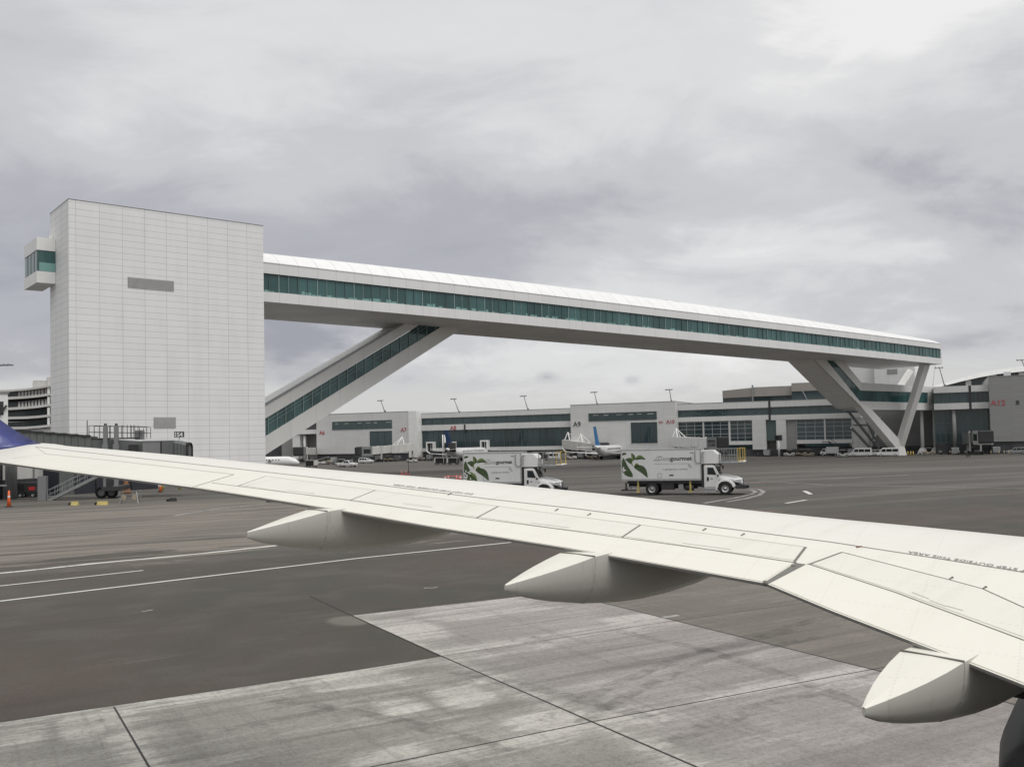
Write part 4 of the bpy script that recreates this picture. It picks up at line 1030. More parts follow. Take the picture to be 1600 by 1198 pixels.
for i, (a, c) in enumerate(LV):
    band('parking_deck', (a + 11.3, c + 9.5), (a + 15.0, c + 13.5), M['garage'], -.8, 30)
    band('deck_beam', (a + 1.4, c + .6), (a + 2.2, c + 1.4), M['dark'], -.2, 1)
    band('deck_opening', (a + 2.2, c + 1.4), (a + 11.3, c + 9.5), M['dark_glass'], 3.0, 30)
    for k in range(9):
        px = 30 + k * 5.2
        t, b_ = FG.P(px, lvl(a + 2.6, c + 1.6, px)), FG.P(px, lvl(a + 11.3, c + 9.5, px))
        if i < 2: MB().box(t.x - .30, t.x + .30, .6, 2.9, b_.z, t.z).build('column', M['garage'], ga)
    px = 76.0; t, b_ = FG.P(px, lvl(a, c, px)), FG.P(px, lvl(a + 11.5, c, px))
    MB().box(t.x - .4, t.x + .3, -.5, 2.9, b_.z, t.z).build('end_column', M['white'], ga)
band('lower_wall', (668, 672), (735, 735), M['garage'], 0, 30)
t = FG.P(52, 592); b_ = FG.P(52, 604); c = FG.P(100, 592)
MB().box(t.x, c.x, 2, 16, b_.z - 2, FG.P(52, 593.5).z).build('stair_head', M['garage'], ga)
MB().box(FG.P(74, 590).x, c.x, 1.5, 10, b_.z - 2, FG.P(74, 588.5).z).build('lift_overrun', M['garage'], ga)
# white service tower at the very left edge
FS = Frame(at_y(12.5, 690, 118), TAZ)
st = thing('service_tower', 'narrow white service tower with a dark opening at the left edge', 'tower', (FS.o.x, FS.o.y, 0), FS.rotz)
zt_ = FS.P(12, 614.5).z
MB().box(-12, 0, 0, 5, 3.4, zt_).build('wall', M['white'], st)
MB().box(-12.1, .15, -.15, 5.1, zt_, zt_ + .15).build('coping', M['louvre'], st)
q0, q1 = FS.P(-6, 627), FS.P(5.5, 648)
MB().box(q0.x, q1.x, -.04, .1, q1.z, q0.z).build('opening', M['dark'], st)
MB().bar((q0.x + .2, -.2, q1.z - .2), (q1.x + .3, -.2, q1.z + 1.2), .25, .2).build('service_bracket', M['dark'], st)
for q in (-11.5, -6, -.6): MB().box(q - .25, q + .25, .5, 1.0, gz(118) - .1, 3.4).build('stilt', M['steel'], st)
# mast with flood heads, its pole just out of the picture
w = at_y(-14, 700, 190); mo = thing('apron_light_mast', 'lamp heads of an apron light mast in the sky at the left edge', 'floodlight', (w.x, w.y, gz(190)), 0)
hz = at_y(5, 570.5, 190)
MB().tube((0, 0, 0), (0, 0, hz.z - gz(190) - .2), .35, .2, 10).build('pole', M['steel'], mo)
dx = hz.x - w.x
MB().bar((-.3, 0, hz.z - gz(190) - .1), (dx + 1.6, 0, hz.z - gz(190) - .1), .14, .12).build('crossarm', M['steel'], mo)
for q in (dx - .8, dx + .5, dx + 1.5):
    MB().hexa([(q - .5, -.5, hz.z + 1.25), (q + .4, -.5, hz.z + 1.15), (q + .4, .5, hz.z + 1.25), (q - .5, .5, hz.z + 1.35), (q - .5, -.4, hz.z + 1.6), (q + .4, -.4, hz.z + 1.45), (q + .4, .4, hz.z + 1.5), (q - .5, .4, hz.z + 1.7)]).build('lamp', M['lamp'], mo)
# ------------------------------------------------------------------ our own aircraft's left wing
PA, PB, P0 = 0.052, 0.232, 1.78                      # rear upper surface: z = P0 + PA x + PB y
def WP(px, py, lift=0.0):
    d = ray(px, py)
    t = (P0 + lift - CAM.z) / (d.z - PA * d.x - PB * d.y)
    return CAM + d * t
WN = Vector((-PA, -PB, 1)).normalized()
HEAD = R(52)
AF = Vector((math.sin(HEAD), math.cos(HEAD), 0)); AL = Vector((-AF.y, AF.x, 0))     # forward, outboard
lf = lambda p: (p.dot(AL), p.dot(AF), p.z)
root_o = WP(900, 850); root_o.z = 0
wing = thing('aircraft_wing', 'white airliner wing seen from the cabin window, with flap fairings and a blue winglet', 'aircraft wing', (0, 0, 0), 0)

T_PIX = [(-75, 713.5), (-12, 720.5), (0, 722), (72, 732), (150, 742), (297, 760.5), (395, 775.5), (483, 789.5), (532, 797.5), (676, 823), (882, 855.5), (947, 867), (1118, 897), (1196, 911)]
T_PIX2 = [(1199, 912), (1300, 954), (1427, 1002.6), (1508, 1033.5), (1600, 1069.6)]
R_PIX = [(40, 712), (150, 727), (331, 754.5), (546, 782), (742, 809.5), (900, 830.5), (1100, 858), (1245, 879.5)]
R_PIX2 = [(1262, 881), (1400, 926), (1600, 1000.6)]
P_PIX = [(-80, 704.5), (-20, 699.0), (20, 697.3), (56, 698), (200, 713.8), (340, 729), (560, 753.5), (760, 779), (900, 794.5), (1100, 821), (1300, 847), (1450, 870), (1600, 894)]
C_PIX = [(-80, 701), (-30, 696.5), (0, 693.6), (30, 690.2), (50, 689.2), (70, 691.3), (95, 696.3), (150, 700), (280, 711.5), (420, 725.5), (560, 738), (720, 750), (827, 760), (960, 773.5), (1097, 788.5), (1180, 798.5), (1300, 810), (1400, 819.5), (1600, 839.5)]
def lin(pix): return [WP(*q) for q in pix]
def ext(pts, l_end):
    a, b = pts[-2], pts[-1]; k = (l_end - b.dot(AL)) / ((b - a).dot(AL)); return pts + [b + (b - a) * k]
LEND = -1.0
T3 = lin(T_PIX); T3b = ext(lin(T_PIX2), LEND); P3 = ext(lin(P_PIX), LEND)
def table(pts):
    q = sorted([lf(p) for p in pts]); return np.array([a[0] for a in q]), np.array([a[1] for a in q]), np.array([a[2] for a in q])
TT = table(T3 + T3b); PT = table(P3)
def at(tb, l): return float(np.interp(l, tb[0], tb[1])), float(np.interp(l, tb[0], tb[2]))
# crest (silhouette) line: the surface curls over between the front panel seam and the leading edge
SL0, SLM = 0.235, 0.045
cr_pts = []
for px, py in C_PIX + [(1800, 858), (2050, 880)]:
    d = ray(px, py); lo, hi = 3.0, 30.0
    def fn(t):
        p = CAM + d * t; l, f, z = lf(p); pf, pz = at(PT, l); return z - (pz + SLM * (f - pf))
    # first crossing from above
    t = 3.0; prev = fn(t)
    while t < 30:
        t2 = t + 0.05; v = fn(t2)
        if prev > 0 >= v: break
        t, prev = t2, v
    cr_pts.append(CAM + d * t2)
CT = table(cr_pts)
print('crest', [tuple(round(v, 2) for v in lf(p)) for p in cr_pts])
ltip = max(p.dot(AL) for p in T3) - 0.02
stations = []
for tb in (TT, PT): pass
LS = sorted(set([round(l, 3) for l in np.linspace(LEND, ltip, 46)] + [round(float(v), 3) for v in TT[0] if LEND < v < ltip]), reverse=True)
up_rings = []; low_rings = []
for l in LS:
    ft, zt = at(TT, l); fp, zp = at(PT, l); fc, zc = at(CT, l)
    D = max(0.12, fc - fp)
    P = lambda f, z: AL * l + AF * f + Vector((0, 0, z))
    zplane = lambda f: (lambda q: P0 + PA * q.x + PB * q.y)(AL * l + AF * f)
    up = [P(ft + (fp - ft) * k, zplane(ft + (fp - ft) * k)) for k in (0, .25, .5, .75, 1.0)]
    a_ = 0.235; b_ = (a_ - SLM) / D
    g_ = lambda h: zp + a_ * h - b_ * h * h
    up += [P(fp + D * k, g_(D * k)) for k in (.25, .5, .75, 1.0, 1.2, 1.4, 1.6)]
    zle = g_(1.6 * D) - 0.30 * D
    up += [P(fp + 1.78 * D, g_(1.6 * D) - .12 * D), P(fp + 1.83 * D, zle)]
    ch = fp + 1.83 * D - ft
    lo = [P(ft + ch * k, zle + (zt - .03 - zle) * (1 - k) ** 1.0 - th * ch) for k, th in ((.93, .022), (.75, .04), (.5, .055), (.3, .04), (.12, .012), (.03, .002))]
    lo += [P(ft + 0.004, zt - .022)]
    up_rings.append(up); low_rings.append([up[-1]] + lo + [up[0]])
nU = len(up_rings[0])
skin = MB()
split = 4
skin.loft([r[:split + 1] for r in up_rings], closed=False); skin.build('rear_upper_skin', M['wing'], wing)
fs = MB(); fs.loft([r[split:] for r in up_rings], closed=False); fs.build('leading_edge_skin', M['slat'], wing)
us = MB(); us.loft(low_rings, closed=False)
for r, r2, flip in ((up_rings[0], low_rings[0], 0), (up_rings[-1], low_rings[-1], 1)):
    b = us.add(r + r2[1:-1]); idx = [b + i for i in range(len(r) + len(r2) - 2)]; us.face(idx if flip else idx[::-1])
us.build('lower_skin', M['under'], wing)

def plate(name, pix, m, lift=0.004, th=0.012, inset=0.011, par=None):
    pts = [WP(*q) for q in pix]; n = len(pts); out = []
    c = sum(pts, Vector()) / n
    for i in range(n):                              # inset every edge by a fixed width
        a, b, d = pts[i - 1], pts[i], pts[(i + 1) % n]
        e1, e2 = (b - a).normalized(), (d - b).normalized()
        n1, n2 = WN.cross(e1), WN.cross(e2)
        if n1.dot(c - b) < 0: n1 = -n1
        if n2.dot(c - b) < 0: n2 = -n2
        s_ = (n1 + n2); k = inset / max(0.25, 1 + n1.dot(n2)); out.append(b + s_ * k)
    mb = MB(); mb.prism([p - WN * th + WN * lift for p in out], WN * th)
    return mb.build(name, m, par or wing, bevel=0.002)
def ribbon(name, pix, w, m, lift=0.002, par=None):
    pts = [WP(*q) for q in pix]; mb = MB(); A, B = [], []
    for i, p in enumerate(pts):
        t = (pts[min(i + 1, len(pts) - 1)] - pts[max(0, i - 1)]).normalized(); s_ = WN.cross(t) * (w / 2)
        A.append(p + s_ + WN * lift); B.append(p - s_ + WN * lift)
    a = mb.add(A); b = mb.add(B)
    for i in range(len(pts) - 1): mb.face((b + i, b + i + 1, a + i + 1, a + i))
    return mb.build(name, m, par or wing)
ribbon('panel_seam', P_PIX[3:], 0.010, M['seam'], .0035)
# aileron
ribbon('panel_seam', [(72, 709), (200, 722), (366, 741)], 0.014, M['seam_lt']); ribbon('panel_seam', [(56, 698), (72, 709), (20, 716)], 0.012, M['seam_lt'])
ribbon('panel_seam', [(366, 741), (301, 760.8)], 0.012, M['seam'])
plate('aileron', [(40, 713.5), (72, 709), (200, 722), (366, 741), (303, 759.8), (150, 741.3), (10, 722.6)], M['flap'], lift=.003, th=.006, inset=.016)
# flaps
ribbon('flap_cove_seam', R_PIX[2:], 0.015, M['seam'], .004); ribbon('flap_cove_seam', R_PIX2, 0.015, M['seam'], .004)
plate('flap', [(331, 754.5), (546, 782), (742, 809.5), (900, 830.5), (1100, 858), (1243, 879.5), (1192, 910), (1118, 897.3), (947, 867.3), (882, 855.8), (676, 823.3), (532, 797.8), (483, 789.8), (395, 775.8), (303, 761.3)], M['flap'], lift=.006, th=.02, inset=.012)
plate('flap', [(1262, 881), (1400, 926), (1600, 1000.6), (1790, 1072), (1760, 1130), (1600, 1069), (1508, 1033), (1427, 1002.3), (1300, 953.8), (1200, 912)], M['flap'], lift=.006, th=.02, inset=.012)
gp = MB(); q = [WP(*p) for p in ((1243, 879.5), (1259, 881.5), (1200, 912.2), (1193, 910.6))]
gp.prism([p - WN * .02 for p in q], WN * .023); gp.build('flap_gap', M['gap'], wing)
for px, py in ((1196, 910), (1240, 884)): 
    p = WP(px, py); MB().tube(p - WN * .02, p + WN * .012, .022, .018, 10).build('flap_track_bolt', M['seam'], wing)
# spoilers with their hinge line
SPF = [(415, 744), (587, 766), (779, 791), (1001, 820), (1259, 854.5)]
SPR = [(371, 759.5), (545, 782.5), (744, 809.5), (971, 840), (1241, 878)]
lin2 = lambda a, b, t: (a[0] + (b[0] - a[0]) * t, a[1] + (b[1] - a[1]) * t)
for i in range(4):
    plate('spoiler', [SPF[i], SPF[i + 1], lin2(SPF[i + 1], SPR[i + 1], .93), lin2(SPR[i], SPR[i + 1], .5), lin2(SPF[i], SPR[i], .93)], M['wing_b'], lift=.005, th=.010, inset=.012)
    ribbon('spoiler_gap', [SPF[i], SPR[i]], 0.014, M['seam'], .003); ribbon('spoiler_hinge_seam', [SPF[i], SPF[i + 1]], 0.010, M['seam_lt'], .003)
ribbon('spoiler_gap', [SPF[4], SPR[4]], 0.020, M['seam'], .003)
ISF, ISR = [(1316, 862.7), (1483, 905.5), (1536, 920), (1600, 949), (1760, 1010)], [(1266, 881), (1400, 924), (1600, 997), (1760, 1058)]
plate('spoiler', ISF + ISR[::-1], M['wing_b'], lift=.005, th=.010, inset=.012)
ribbon('spoiler_gap', [(1316, 862.7), (1263, 882)], 0.018, M['seam'], .003); ribbon('spoiler_hinge_seam', ISF, 0.010, M['seam'], .003)
for px, py in ((1483.6, 905), (1536, 919.8), (867, 798.5), (918, 805.5), (1098, 829), (1158, 837), (700, 773.5)):
    p = WP(px, py); t_ = (WP(px + 4.5, py - 2.7) - p)
    MB().bar(p + WN * .006, p + t_ + WN * .006, .007, .005).tube(p + t_ + WN * .001, p + t_ + WN * .009, .009, .007, 8).build('hinge_latch', M['seam'], wing)
# stencils
for pix in ([(830, 817.5), (890, 825)], [(1066, 849), (1142, 859)], [(450, 767), (492, 771.5)], [(630, 787), (676, 793)]):
    ribbon('stencil_line', pix, .010, M['seam_lt'], .0065)
for a, c in (((1425, 926), (1452, 936.5)), ((1453, 938.5), (1478, 948)), ((1478, 947), (1505, 954.5))):
    ribbon('stencil_line', [a, c], .012, M['seam_lt'], .0065)
def wing_text(pa, pb, body, frac_end, name='wing_stencil'):
    """letters read from the front of the wing: baseline runs from pb (start side) to pa"""
    A, B = WP(*pa), WP(*pb); ex = (A - B); full = ex.length / frac_end; ex.normalize()
    ey = WN.cross(ex).normalized(); start = A - ex * full
    mt = Matrix(((ex.x, ey.x, WN.x, start.x), (ex.y, ey.y, WN.y, start.y), (ex.z, ey.z, WN.z, start.z), (0, 0, 0, 1)))
    mt = mt @ Matrix.Translation((0, 0, .0035))
    return text_mesh(name, body, M['stencil'], wing, mt, size=full / 17.2, bold=0.0, extrude=.0006, width=full)
wing_text((1421, 861.0), (1600, 889.5), 'DO NOT STEP OUTSIDE THIS AREA', 22.0 / 29.0)
wing_text((617, 756.5), (741, 771.3), 'DO NOT STEP OUTSIDE THIS AREA', 1.0)
p = WP(1338, 855); MB().bar(p + WN * .004, WP(1346, 853.5) + WN * .004, .02, .004).build('paint_chip', M['rust_orange'], wing)

# ---- flap track fairings: canoe bodies carried under the trailing edge
BOT = [(-.86, -.225), (-.83, -.245), (-.72, -.29), (-.5, -.350), (-.07, -.425), (.3, -.46), (.63, -.47), (1.2, -.44), (1.7, -.35), (2.2, -.22), (2.6, -.08)]
def fairing(teA, teB, tip_px, bot, hw, aft, dep, name='flap_fairing'):
    mid = (WP(*teA) + WP(*teB)) / 2
    tz = WP(*tip_px)
    fr = MB(); ax = AF; side = AL * -1            # +side is towards the camera / fuselage
    tsl = PB * ax.y + PA * ax.x
    rings = []
    ss = [-aft, -aft * .97, -aft * .85, -aft * .68, -aft * .5, -aft * .3, -aft * .1, 0.12, .35, .65, 1.0, 1.35, 1.7, 2.1, 2.6]
    for s in ss:
        zb = mid.z + float(np.interp(s, [q[0] for q in BOT], [q[1] for q in BOT])) * (dep / .44)
        if s < 0:
            k = -s / aft; w = hw * (1 - k ** 1.75) + 0.012; ztop = mid.z + tsl * s - 0.03 * k + .004
            zb = min(zb, ztop - .03)
        else:
            w = hw * (1 - .15 * (s / 2.6) ** 2); ztop = mid.z - .005 + 0.05 * s
        d = ztop - zb
        c = mid + ax * s; row = []
        prof = [(-1, 0), (-1.0, .10), (-.96, .34), (-.82, .62), (-.55, .86), (-.2, .985), (.2, .985), (.55, .86), (.82, .62), (.96, .34), (1.0, .10), (1, 0)]
        for u, v in prof: row.append(Vector((c.x, c.y, ztop - d * v)) + side * (u * w))
        rings.append(row)
    nn = len(rings[0])
    fr.loft(rings, closed=False)
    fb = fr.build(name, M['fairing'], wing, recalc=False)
    tp = MB(); lid = [[r[0], r[0] * .5 + r[-1] * .5 + Vector((0, 0, .006)), r[-1]] for r in rings[:8]]
    tp.loft(lid[::-1], closed=False, smooth=False); tp.build('fairing_lid', M['flap'], fb)
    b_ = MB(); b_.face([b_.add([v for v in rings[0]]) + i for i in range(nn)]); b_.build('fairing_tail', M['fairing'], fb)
    # joint between the moving tail and the fixed body
    j = MB()
    def offs(r, k): 
        cc = (r[0] + r[-1]) / 2 - Vector((0, 0, .1)); return [p + (p - cc).normalized() * k for p in r]
    c0 = rings[6]; sh = ax * 0.012
    j.loft([offs(c0, .002), offs([p + sh for p in c0], .002)], closed=False, smooth=False); j.build('fairing_joint', M['seam_lt'], fb)
    l_ = MB().bar(rings[6][0] + Vector((0, 0, .004)), rings[6][-1] + Vector((0, 0, .004)), .014, .012).build('hinge_seam', M['seam'], fb)
    return fb
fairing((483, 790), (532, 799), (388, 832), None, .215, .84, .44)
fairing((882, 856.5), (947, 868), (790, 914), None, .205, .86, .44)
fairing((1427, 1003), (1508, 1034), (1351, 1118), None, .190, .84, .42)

# ---- blended winglet
A = WP(64, 690.8); B = WP(-75, 713)
AFT = -AF
wl = []
for k, (la, up_, out) in enumerate(((0, -.03, -.05), (.10, .03, .05), (.30, .17, .16), (.52, .36, .25), (.95, .85, .38), (1.5, 1.55, .52), (2.05, 2.4, .66))):
    le = A + AFT * la + Vector((0, 0, up_)) + AL * out
    te = B + AFT * (la * .62) + Vector((0, 0, up_ * 1.06)) + AL * out
    m1 = le.lerp(te, .35); th = max(.012, .055 - .012 * k)
    wl.append([le, m1 - AL * th, te, m1 + AL * th])
w_ = MB(); w_.loft(wl, smooth=True); w_.build('winglet', M['winglet'], wing, recalc=True)

# ---- engine nacelle and pylon under the inboard wing (only its dark tail shows)
def lpt(l, f, z): return AL * l + AF * f + Vector((0, 0, z))
NL = 3.05; NZ = 1.95
nc = MB(); rg = []
for f, r in ((7.2, .30), (7.3, .36), (7.8, .58), (8.4, .76), (9.1, .92), (10.0, 1.02), (11.3, 1.05), (12.2, .95), (12.4, .86)):
    rg.append([lpt(NL, f, NZ) + AL * (r * math.cos(a)) + Vector((0, 0, r * math.sin(a))) for a in [2 * math.pi * i / 32 for i in range(32)]])
nc.loft(rg); nac = nc.build('engine_nacelle', M['nacelle'], wing, recalc=True)
pl = MB(); pl.loft([[lpt(NL - w_, f, zb), lpt(NL + w_, f, zb), lpt(NL + w_, f, zt_), lpt(NL - w_, f, zt_)] for f, w_, zb, zt_ in ((6.35, .03, 2.86, 2.98), (6.9, .16, 2.70, 3.2), (8.0, .22, 2.5, 3.3), (10, .2, 2.4, 3.4))], smooth=False)
pl.build('pylon', M['nacelle'], wing, recalc=True)

# ---- fuselage the wing grows from (inboard of the window we look through)
fz = MB(); rg = []
for f, r in ((-9, 1.5), (-6, 1.83), (0, 1.88), (6, 1.88), (12, 1.88), (16, 1.86), (19, 1.5), (20.5, .8)):
    rg.append([lpt(-3.45, f, 3.35) + AL * (r * math.cos(a)) + Vector((0, 0, r * 1.06 * math.sin(a))) for a in [2 * math.pi * i / 40 for i in range(40)]])
fz.loft(rg); fz.build('fuselage', M['plane'], wing, recalc=True)
# ------------------------------------------------------------------ catering trucks
def wheel(parent, x, y, r, w, out=-1, rimr=.6):
    t = MB(); n = 24; prof = [(0, r * .62), (0, r * .93), (.12, r), (.88, r), (1, r * .93), (1, r * .62)]
    rg = []
    for k, rr in prof:
        yy = y + out * (-w / 2 + w * k); rg.append([(x + rr * math.cos(2 * math.pi * i / n), yy, r + rr * math.sin(2 * math.pi * i / n)) for i in range(n)])
    t.loft(rg, caps=False, smooth=False); ty = t.build('wheel', M['black'], parent, recalc=True)
    h = MB(); rg = []
    for k, rr in ((.1, r * .64), (.84, r * .63), (.80, r * .5), (.62, r * .42), (.66, r * .22), (.86, r * .2), (.88, .01)):
        yy = y + out * (-w / 2 + w * k); rg.append([(x + rr * math.cos(2 * math.pi * i / n), yy, r + rr * math.sin(2 * math.pi * i / n)) for i in range(n)])
    h.loft(rg, smooth=True); h.build('rim', M['alu'], ty, recalc=True)
    return ty

def leaf_shape(mb_d, mb_m, base, tip, wd, y, bend=0.12, n=9):
    b = Vector((base[0], 0, base[1])); t = Vector((tip[0], 0, tip[1])); d = t - b; s = Vector((-d.z, 0, d.x)).normalized()
    mid, up, dn = [], [], []
    for i in range(n + 1):
        k = i / n; w = wd * math.sin(math.pi * k ** .8) ** .8 if 0 < k < 1 else 0
        m = b + d * k + s * (bend * d.length * math.sin(math.pi * k)); mid.append(m); up.append(m + s * w); dn.append(m - s * w)
    Y = Vector((0, y, 0))
    for mb, e, sg in ((mb_m, up, 1), (mb_d, dn, -1)):
        a = mb.add([p + Y for p in mid]); c = mb.add([p + Y for p in e])
        for i in range(n):
            f = (a + i, a + i + 1, c + i + 1, c + i); mb.face(f if sg < 0 else f[::-1])

def X2(p): return (p - 425) * .00698
def Z2(p): return (600 - p) * .00692
def make_truck(label, Lb, full):
    T = thing('catering_truck', label, 'truck', (0, 0, 0), 0, 'white catering trucks on the apron')
    xf = 3.91; xr = xf - Lb; W = 1.22; zb, zt = 1.18, 3.67
    bx = MB().box(xr, xf, -W, W, zb, zt).build('box_body', M['truck_box'], T, bevel=.02)
    tr = MB()
    for z0, z1 in ((zb - .02, zb + .14), (zt - .07, zt + .025)): tr.box(xr - .015, xf + .015, -W - .018, W + .018, z0, z1)
    for x in (xr, xf): tr.box(x - .04, x + .04, -W - .02, W + .02, zb + .14, zt - .07)
    tr.build('edge_trim', M['alu'], bx)
    seam = MB()
    yk = -W - .004
    # printed leaves
    d_, m_, l_ = MB(), MB(), MB()
    def P_(x, y): return (X2(x) + (xr - X2(75)) , Z2(y))
    for bs, tp, w, bd, hi in (((205, 392), (100, 160), .33, .16, 0), ((220, 262), (378, 398), .27, .16, 0), ((230, 185), (362, 188), .17, .20, 1), ((208, 205), (196, 108), .16, -.15, 1),
                              ((222, 280), (298, 268), .14, .35, 1), ((82, 128), (142, 118), .10, .1, 0), ((200, 232), (120, 182), .20, -.2, 0)):
        leaf_shape(d_, m_ if hi else d_ , P_(*bs), P_(*tp), w, yk - .001, bd)
    if not full:
        for bs, tp, w, bd in (((130, 300), (240, 410), .2, .1), ((120, 330), (100, 430), .22, .1), ((150, 320), (170, 425), .16, -.1)): leaf_shape(d_, m_, P_(*bs), P_(*tp), w, yk - .002, bd)
    # keep the print on the panel
    for q in (d_, m_):
        q.v = [(min(max(v[0], xr + .05), xf), v[1], min(max(v[2], zb + .15), zt - .08)) for v in q.v]
    d_.build('leaf_print', M['leaf'], bx); m_.build('leaf_print', M['leaf_mid'], bx)
    st = MB(); pts = [P_(*q) for q in ((196, 120), (205, 190), (196, 230), (206, 260))]
    for a, c in zip(pts, pts[1:]): st.bar((a[0], yk - .004, a[1]), (c[0], yk - .004, c[1]), .07, .004, up=(0, 1, 0))
    st.build('stem_print', M['leaf_mid'], bx)
    fl = MB()
    for k in range(7 if full else 13):
        px, py = random.uniform(88, 118) if full else random.uniform(92, 170), random.uniform(285, 345) if full else random.uniform(290, 400)
        a = P_(px, py); an = random.uniform(0, 6.3)
        leaf_shape(fl, fl, a, (a[0] + .22 * math.cos(an), a[1] + .22 * math.sin(an)), .045, yk - .006, .1, 4)
    fl.v = [(min(max(v[0], xr + .05), xf), v[1], v[2]) for v in fl.v]
    fl.build('blossom_print', M['signwhite'], bx)
    # lettering
    kx = Lb / 6.33
    ox = lambda p: xf - (990 - p) * .00698 * (1 if full else .97)
    def txt(nm, body, x, z, size, m, bold=0, width=None): text_mesh(nm, body, m, bx, Matrix.Translation((x, yk - .004, z)) @ Matrix.Rotation(R(90), 4, 'X'), size=size, bold=bold, extrude=.002, width=width)
    fs = 1.0 if full else .76
    x0 = xf - (990 - (505 if full else 592)) * .00698
    txt('lettering', 'Gate', x0, 2.76, .46 * (1 if full else .86), M['ink_lt'], -.004, .96 * fs)
    txt('lettering', 'gourmet', x0 + 1.00 * fs, 2.76, .46 * (1 if full else .86), M['ink'], .012, 1.74 * fs)
    sw = MB(); cx0, cz0 = x0 + .17 * fs, 2.94
    ar = [(cx0 + .30 * math.cos(a) * fs, yk - .005, cz0 + .17 * math.sin(a)) for a in [R(40 + 12 * i) for i in range(17)]]
    for a, c in zip(ar, ar[1:]): sw.bar(a, c, .022, .004, up=(0, 1, 0))
    sw.bar((x0 - .32 * fs, yk - .005, 2.77), (x0 + .2, yk - .005, 2.77), .03, .004, up=(0, 1, 0)); sw.bar((x0 - .30 * fs, yk - .005, 2.78), (x0 - .10 * fs, yk - .005, 2.93), .024, .004, up=(0, 1, 0))
    sw.build('emblem', M['ink_lt'], bx)
    ru = MB(); ru.bar((x0 - .28 * fs, yk - .004, 2.50), (x0 + 2.6 * fs, yk - .004, 2.50), .016, .004, up=(0, 1, 0)); ru.build('rule_line', M['ink_lt'], bx)
    txt('lettering', 'a gategroup member', x0 + .42 * fs, 2.02, .17, M['ink_lt'], 0, 1.95 * fs)
    em = MB(); ex = x0 + 2.55 * fs
    for a, c in (((-.14, .10), (.02, .13)), ((.02, .13), (.12, .0)), ((-.14, .10), (-.05, -.02)), ((-.05, -.02), (.16, -.12))): em.bar((ex + a[0], yk - .004, 2.27 + a[1]), (ex + c[0], yk - .004, 2.27 + c[1]), .035, .004, up=(0, 1, 0))
    em.build('emblem', M['ink_lt'], bx)
    hx = X2(520) if full else xf - 2.95; hz = 1.575
    hb = MB()
    for a, c in (((-.17, -.16), (.17, -.16)), ((.17, -.16), (.17, .16)), ((.17, .16), (-.17, .16)), ((-.17, .16), (-.17, -.16))): hb.bar((hx + a[0], yk - .003, hz + a[1]), (hx + c[0], yk - .003, hz + c[1]), .022, .006, up=(0, 1, 0))
    hb.build('hatch_outline', M['ink_lt'], bx)
    pxx = X2(652) if full else xf - 1.95
    MB().box(pxx - .16, pxx + .17, yk - .004, yk + .002, 1.53, 1.64).build('dark_plate', M['ink'], bx); MB().box(xf - .82, xf - .54, yk - .004, yk + .002, 3.31, 3.38).build('small_plate', M['ink_lt'], bx)
    # hoses on the front corner of the box
    hs = MB(); a0 = xf - .42
    loop = [(a0, 3.5)] + [(a0 + .24 - .24 * math.cos(t), 2.8 - .28 * math.sin(t)) for t in [math.pi * i / 8 for i in range(9)]] + [(a0 + .48, 3.25), (a0 + .62, 3.36), (a0 + .80, 3.36)]
    hs.path([(x, yk - .05, z) for x, z in loop], .028, 6); hs.build('hydraulic_hose', M['ink_lt'], bx)
    MB().path([(xf + .25, yk - .03, 3.3), (xf + .2, yk - .03, 3.34), (xf + .2, yk - .03, 2.5)], .028, 6).build('hydraulic_hose', M['ink_lt'], bx)
    # chassis
    ch = MB(); x_r = max(xr + .3, -2.0)
    ch.box(x_r, 7.0, -.45, .45, .62, .95).box(x_r, 3.95, -1.02, 1.02, .92, 1.17)
    ch.box(.75, 1.75, -1.05, -.45, .42, .92).box(-.6, 3.4, .3, 1.0, .45, .92)
    ch.build('chassis', M['dark'], T)
    MB().box(2.1, 2.5, -1.1, -.6, .38, .86).build('tool_box', M['steel'], T, bevel=.02); MB().tube((2.6, -.85, .6), (3.3, -.85, .6), .24, n=14).build('fuel_tank', M['dark'], T)
    for x in (X2(265) if full else xr + .8, X2(862)):
        MB().box(x - .07, x + .07, -1.12, -.95, .3, 1.12).box(x - .16, x + .16, -1.2, -.87, .22, .3).build('stabiliser_leg', M['pale_yellow'], T)
    rb = MB(); xb = xr + .05
    rb.box(xb - .1, xb + 1.1, -1.15, -1.02, .34, .44).box(xb - .1, xb, -1.15, 1.15, .34, .46).box(xb + .2, xb + .32, -1.1, -.98, .44, 1.0).box(xb + .2, xb + .32, .98, 1.1, .44, 1.0)
    rb.build('rear_step', M['dark'], T)
    MB().box(xb + .5, xb + 1.2, -.9, .9, .6, .72).build('rear_bumper', M['steel'], T)
    rw = 0.0 if full else max(0.0, xr + 1.4)
    for o in (-1, 1):
        wheel(T, rw, o * 1.0, .50, .52, o); wheel(T, 5.74, o * 1.02, .50, .30, o)
    # cab : door section, roof, screen, hood
    cw = 1.08
    cab = MB()
    prof = [(4.12, .58), (5.22, .58), (5.22, 1.02), (5.30, 1.62), (4.98, 2.28), (4.82, 2.36), (4.12, 2.34)]
    cab.prism([(x, -cw, z) for x, z in prof], (0, 2 * cw, 0)); cb = cab.build('cab', M['truck'], T, bevel=.05)
    MB().box(3.93, 4.11, -1.0, 1.0, .6, 2.36).build('cab_gap', M['dark'], T)
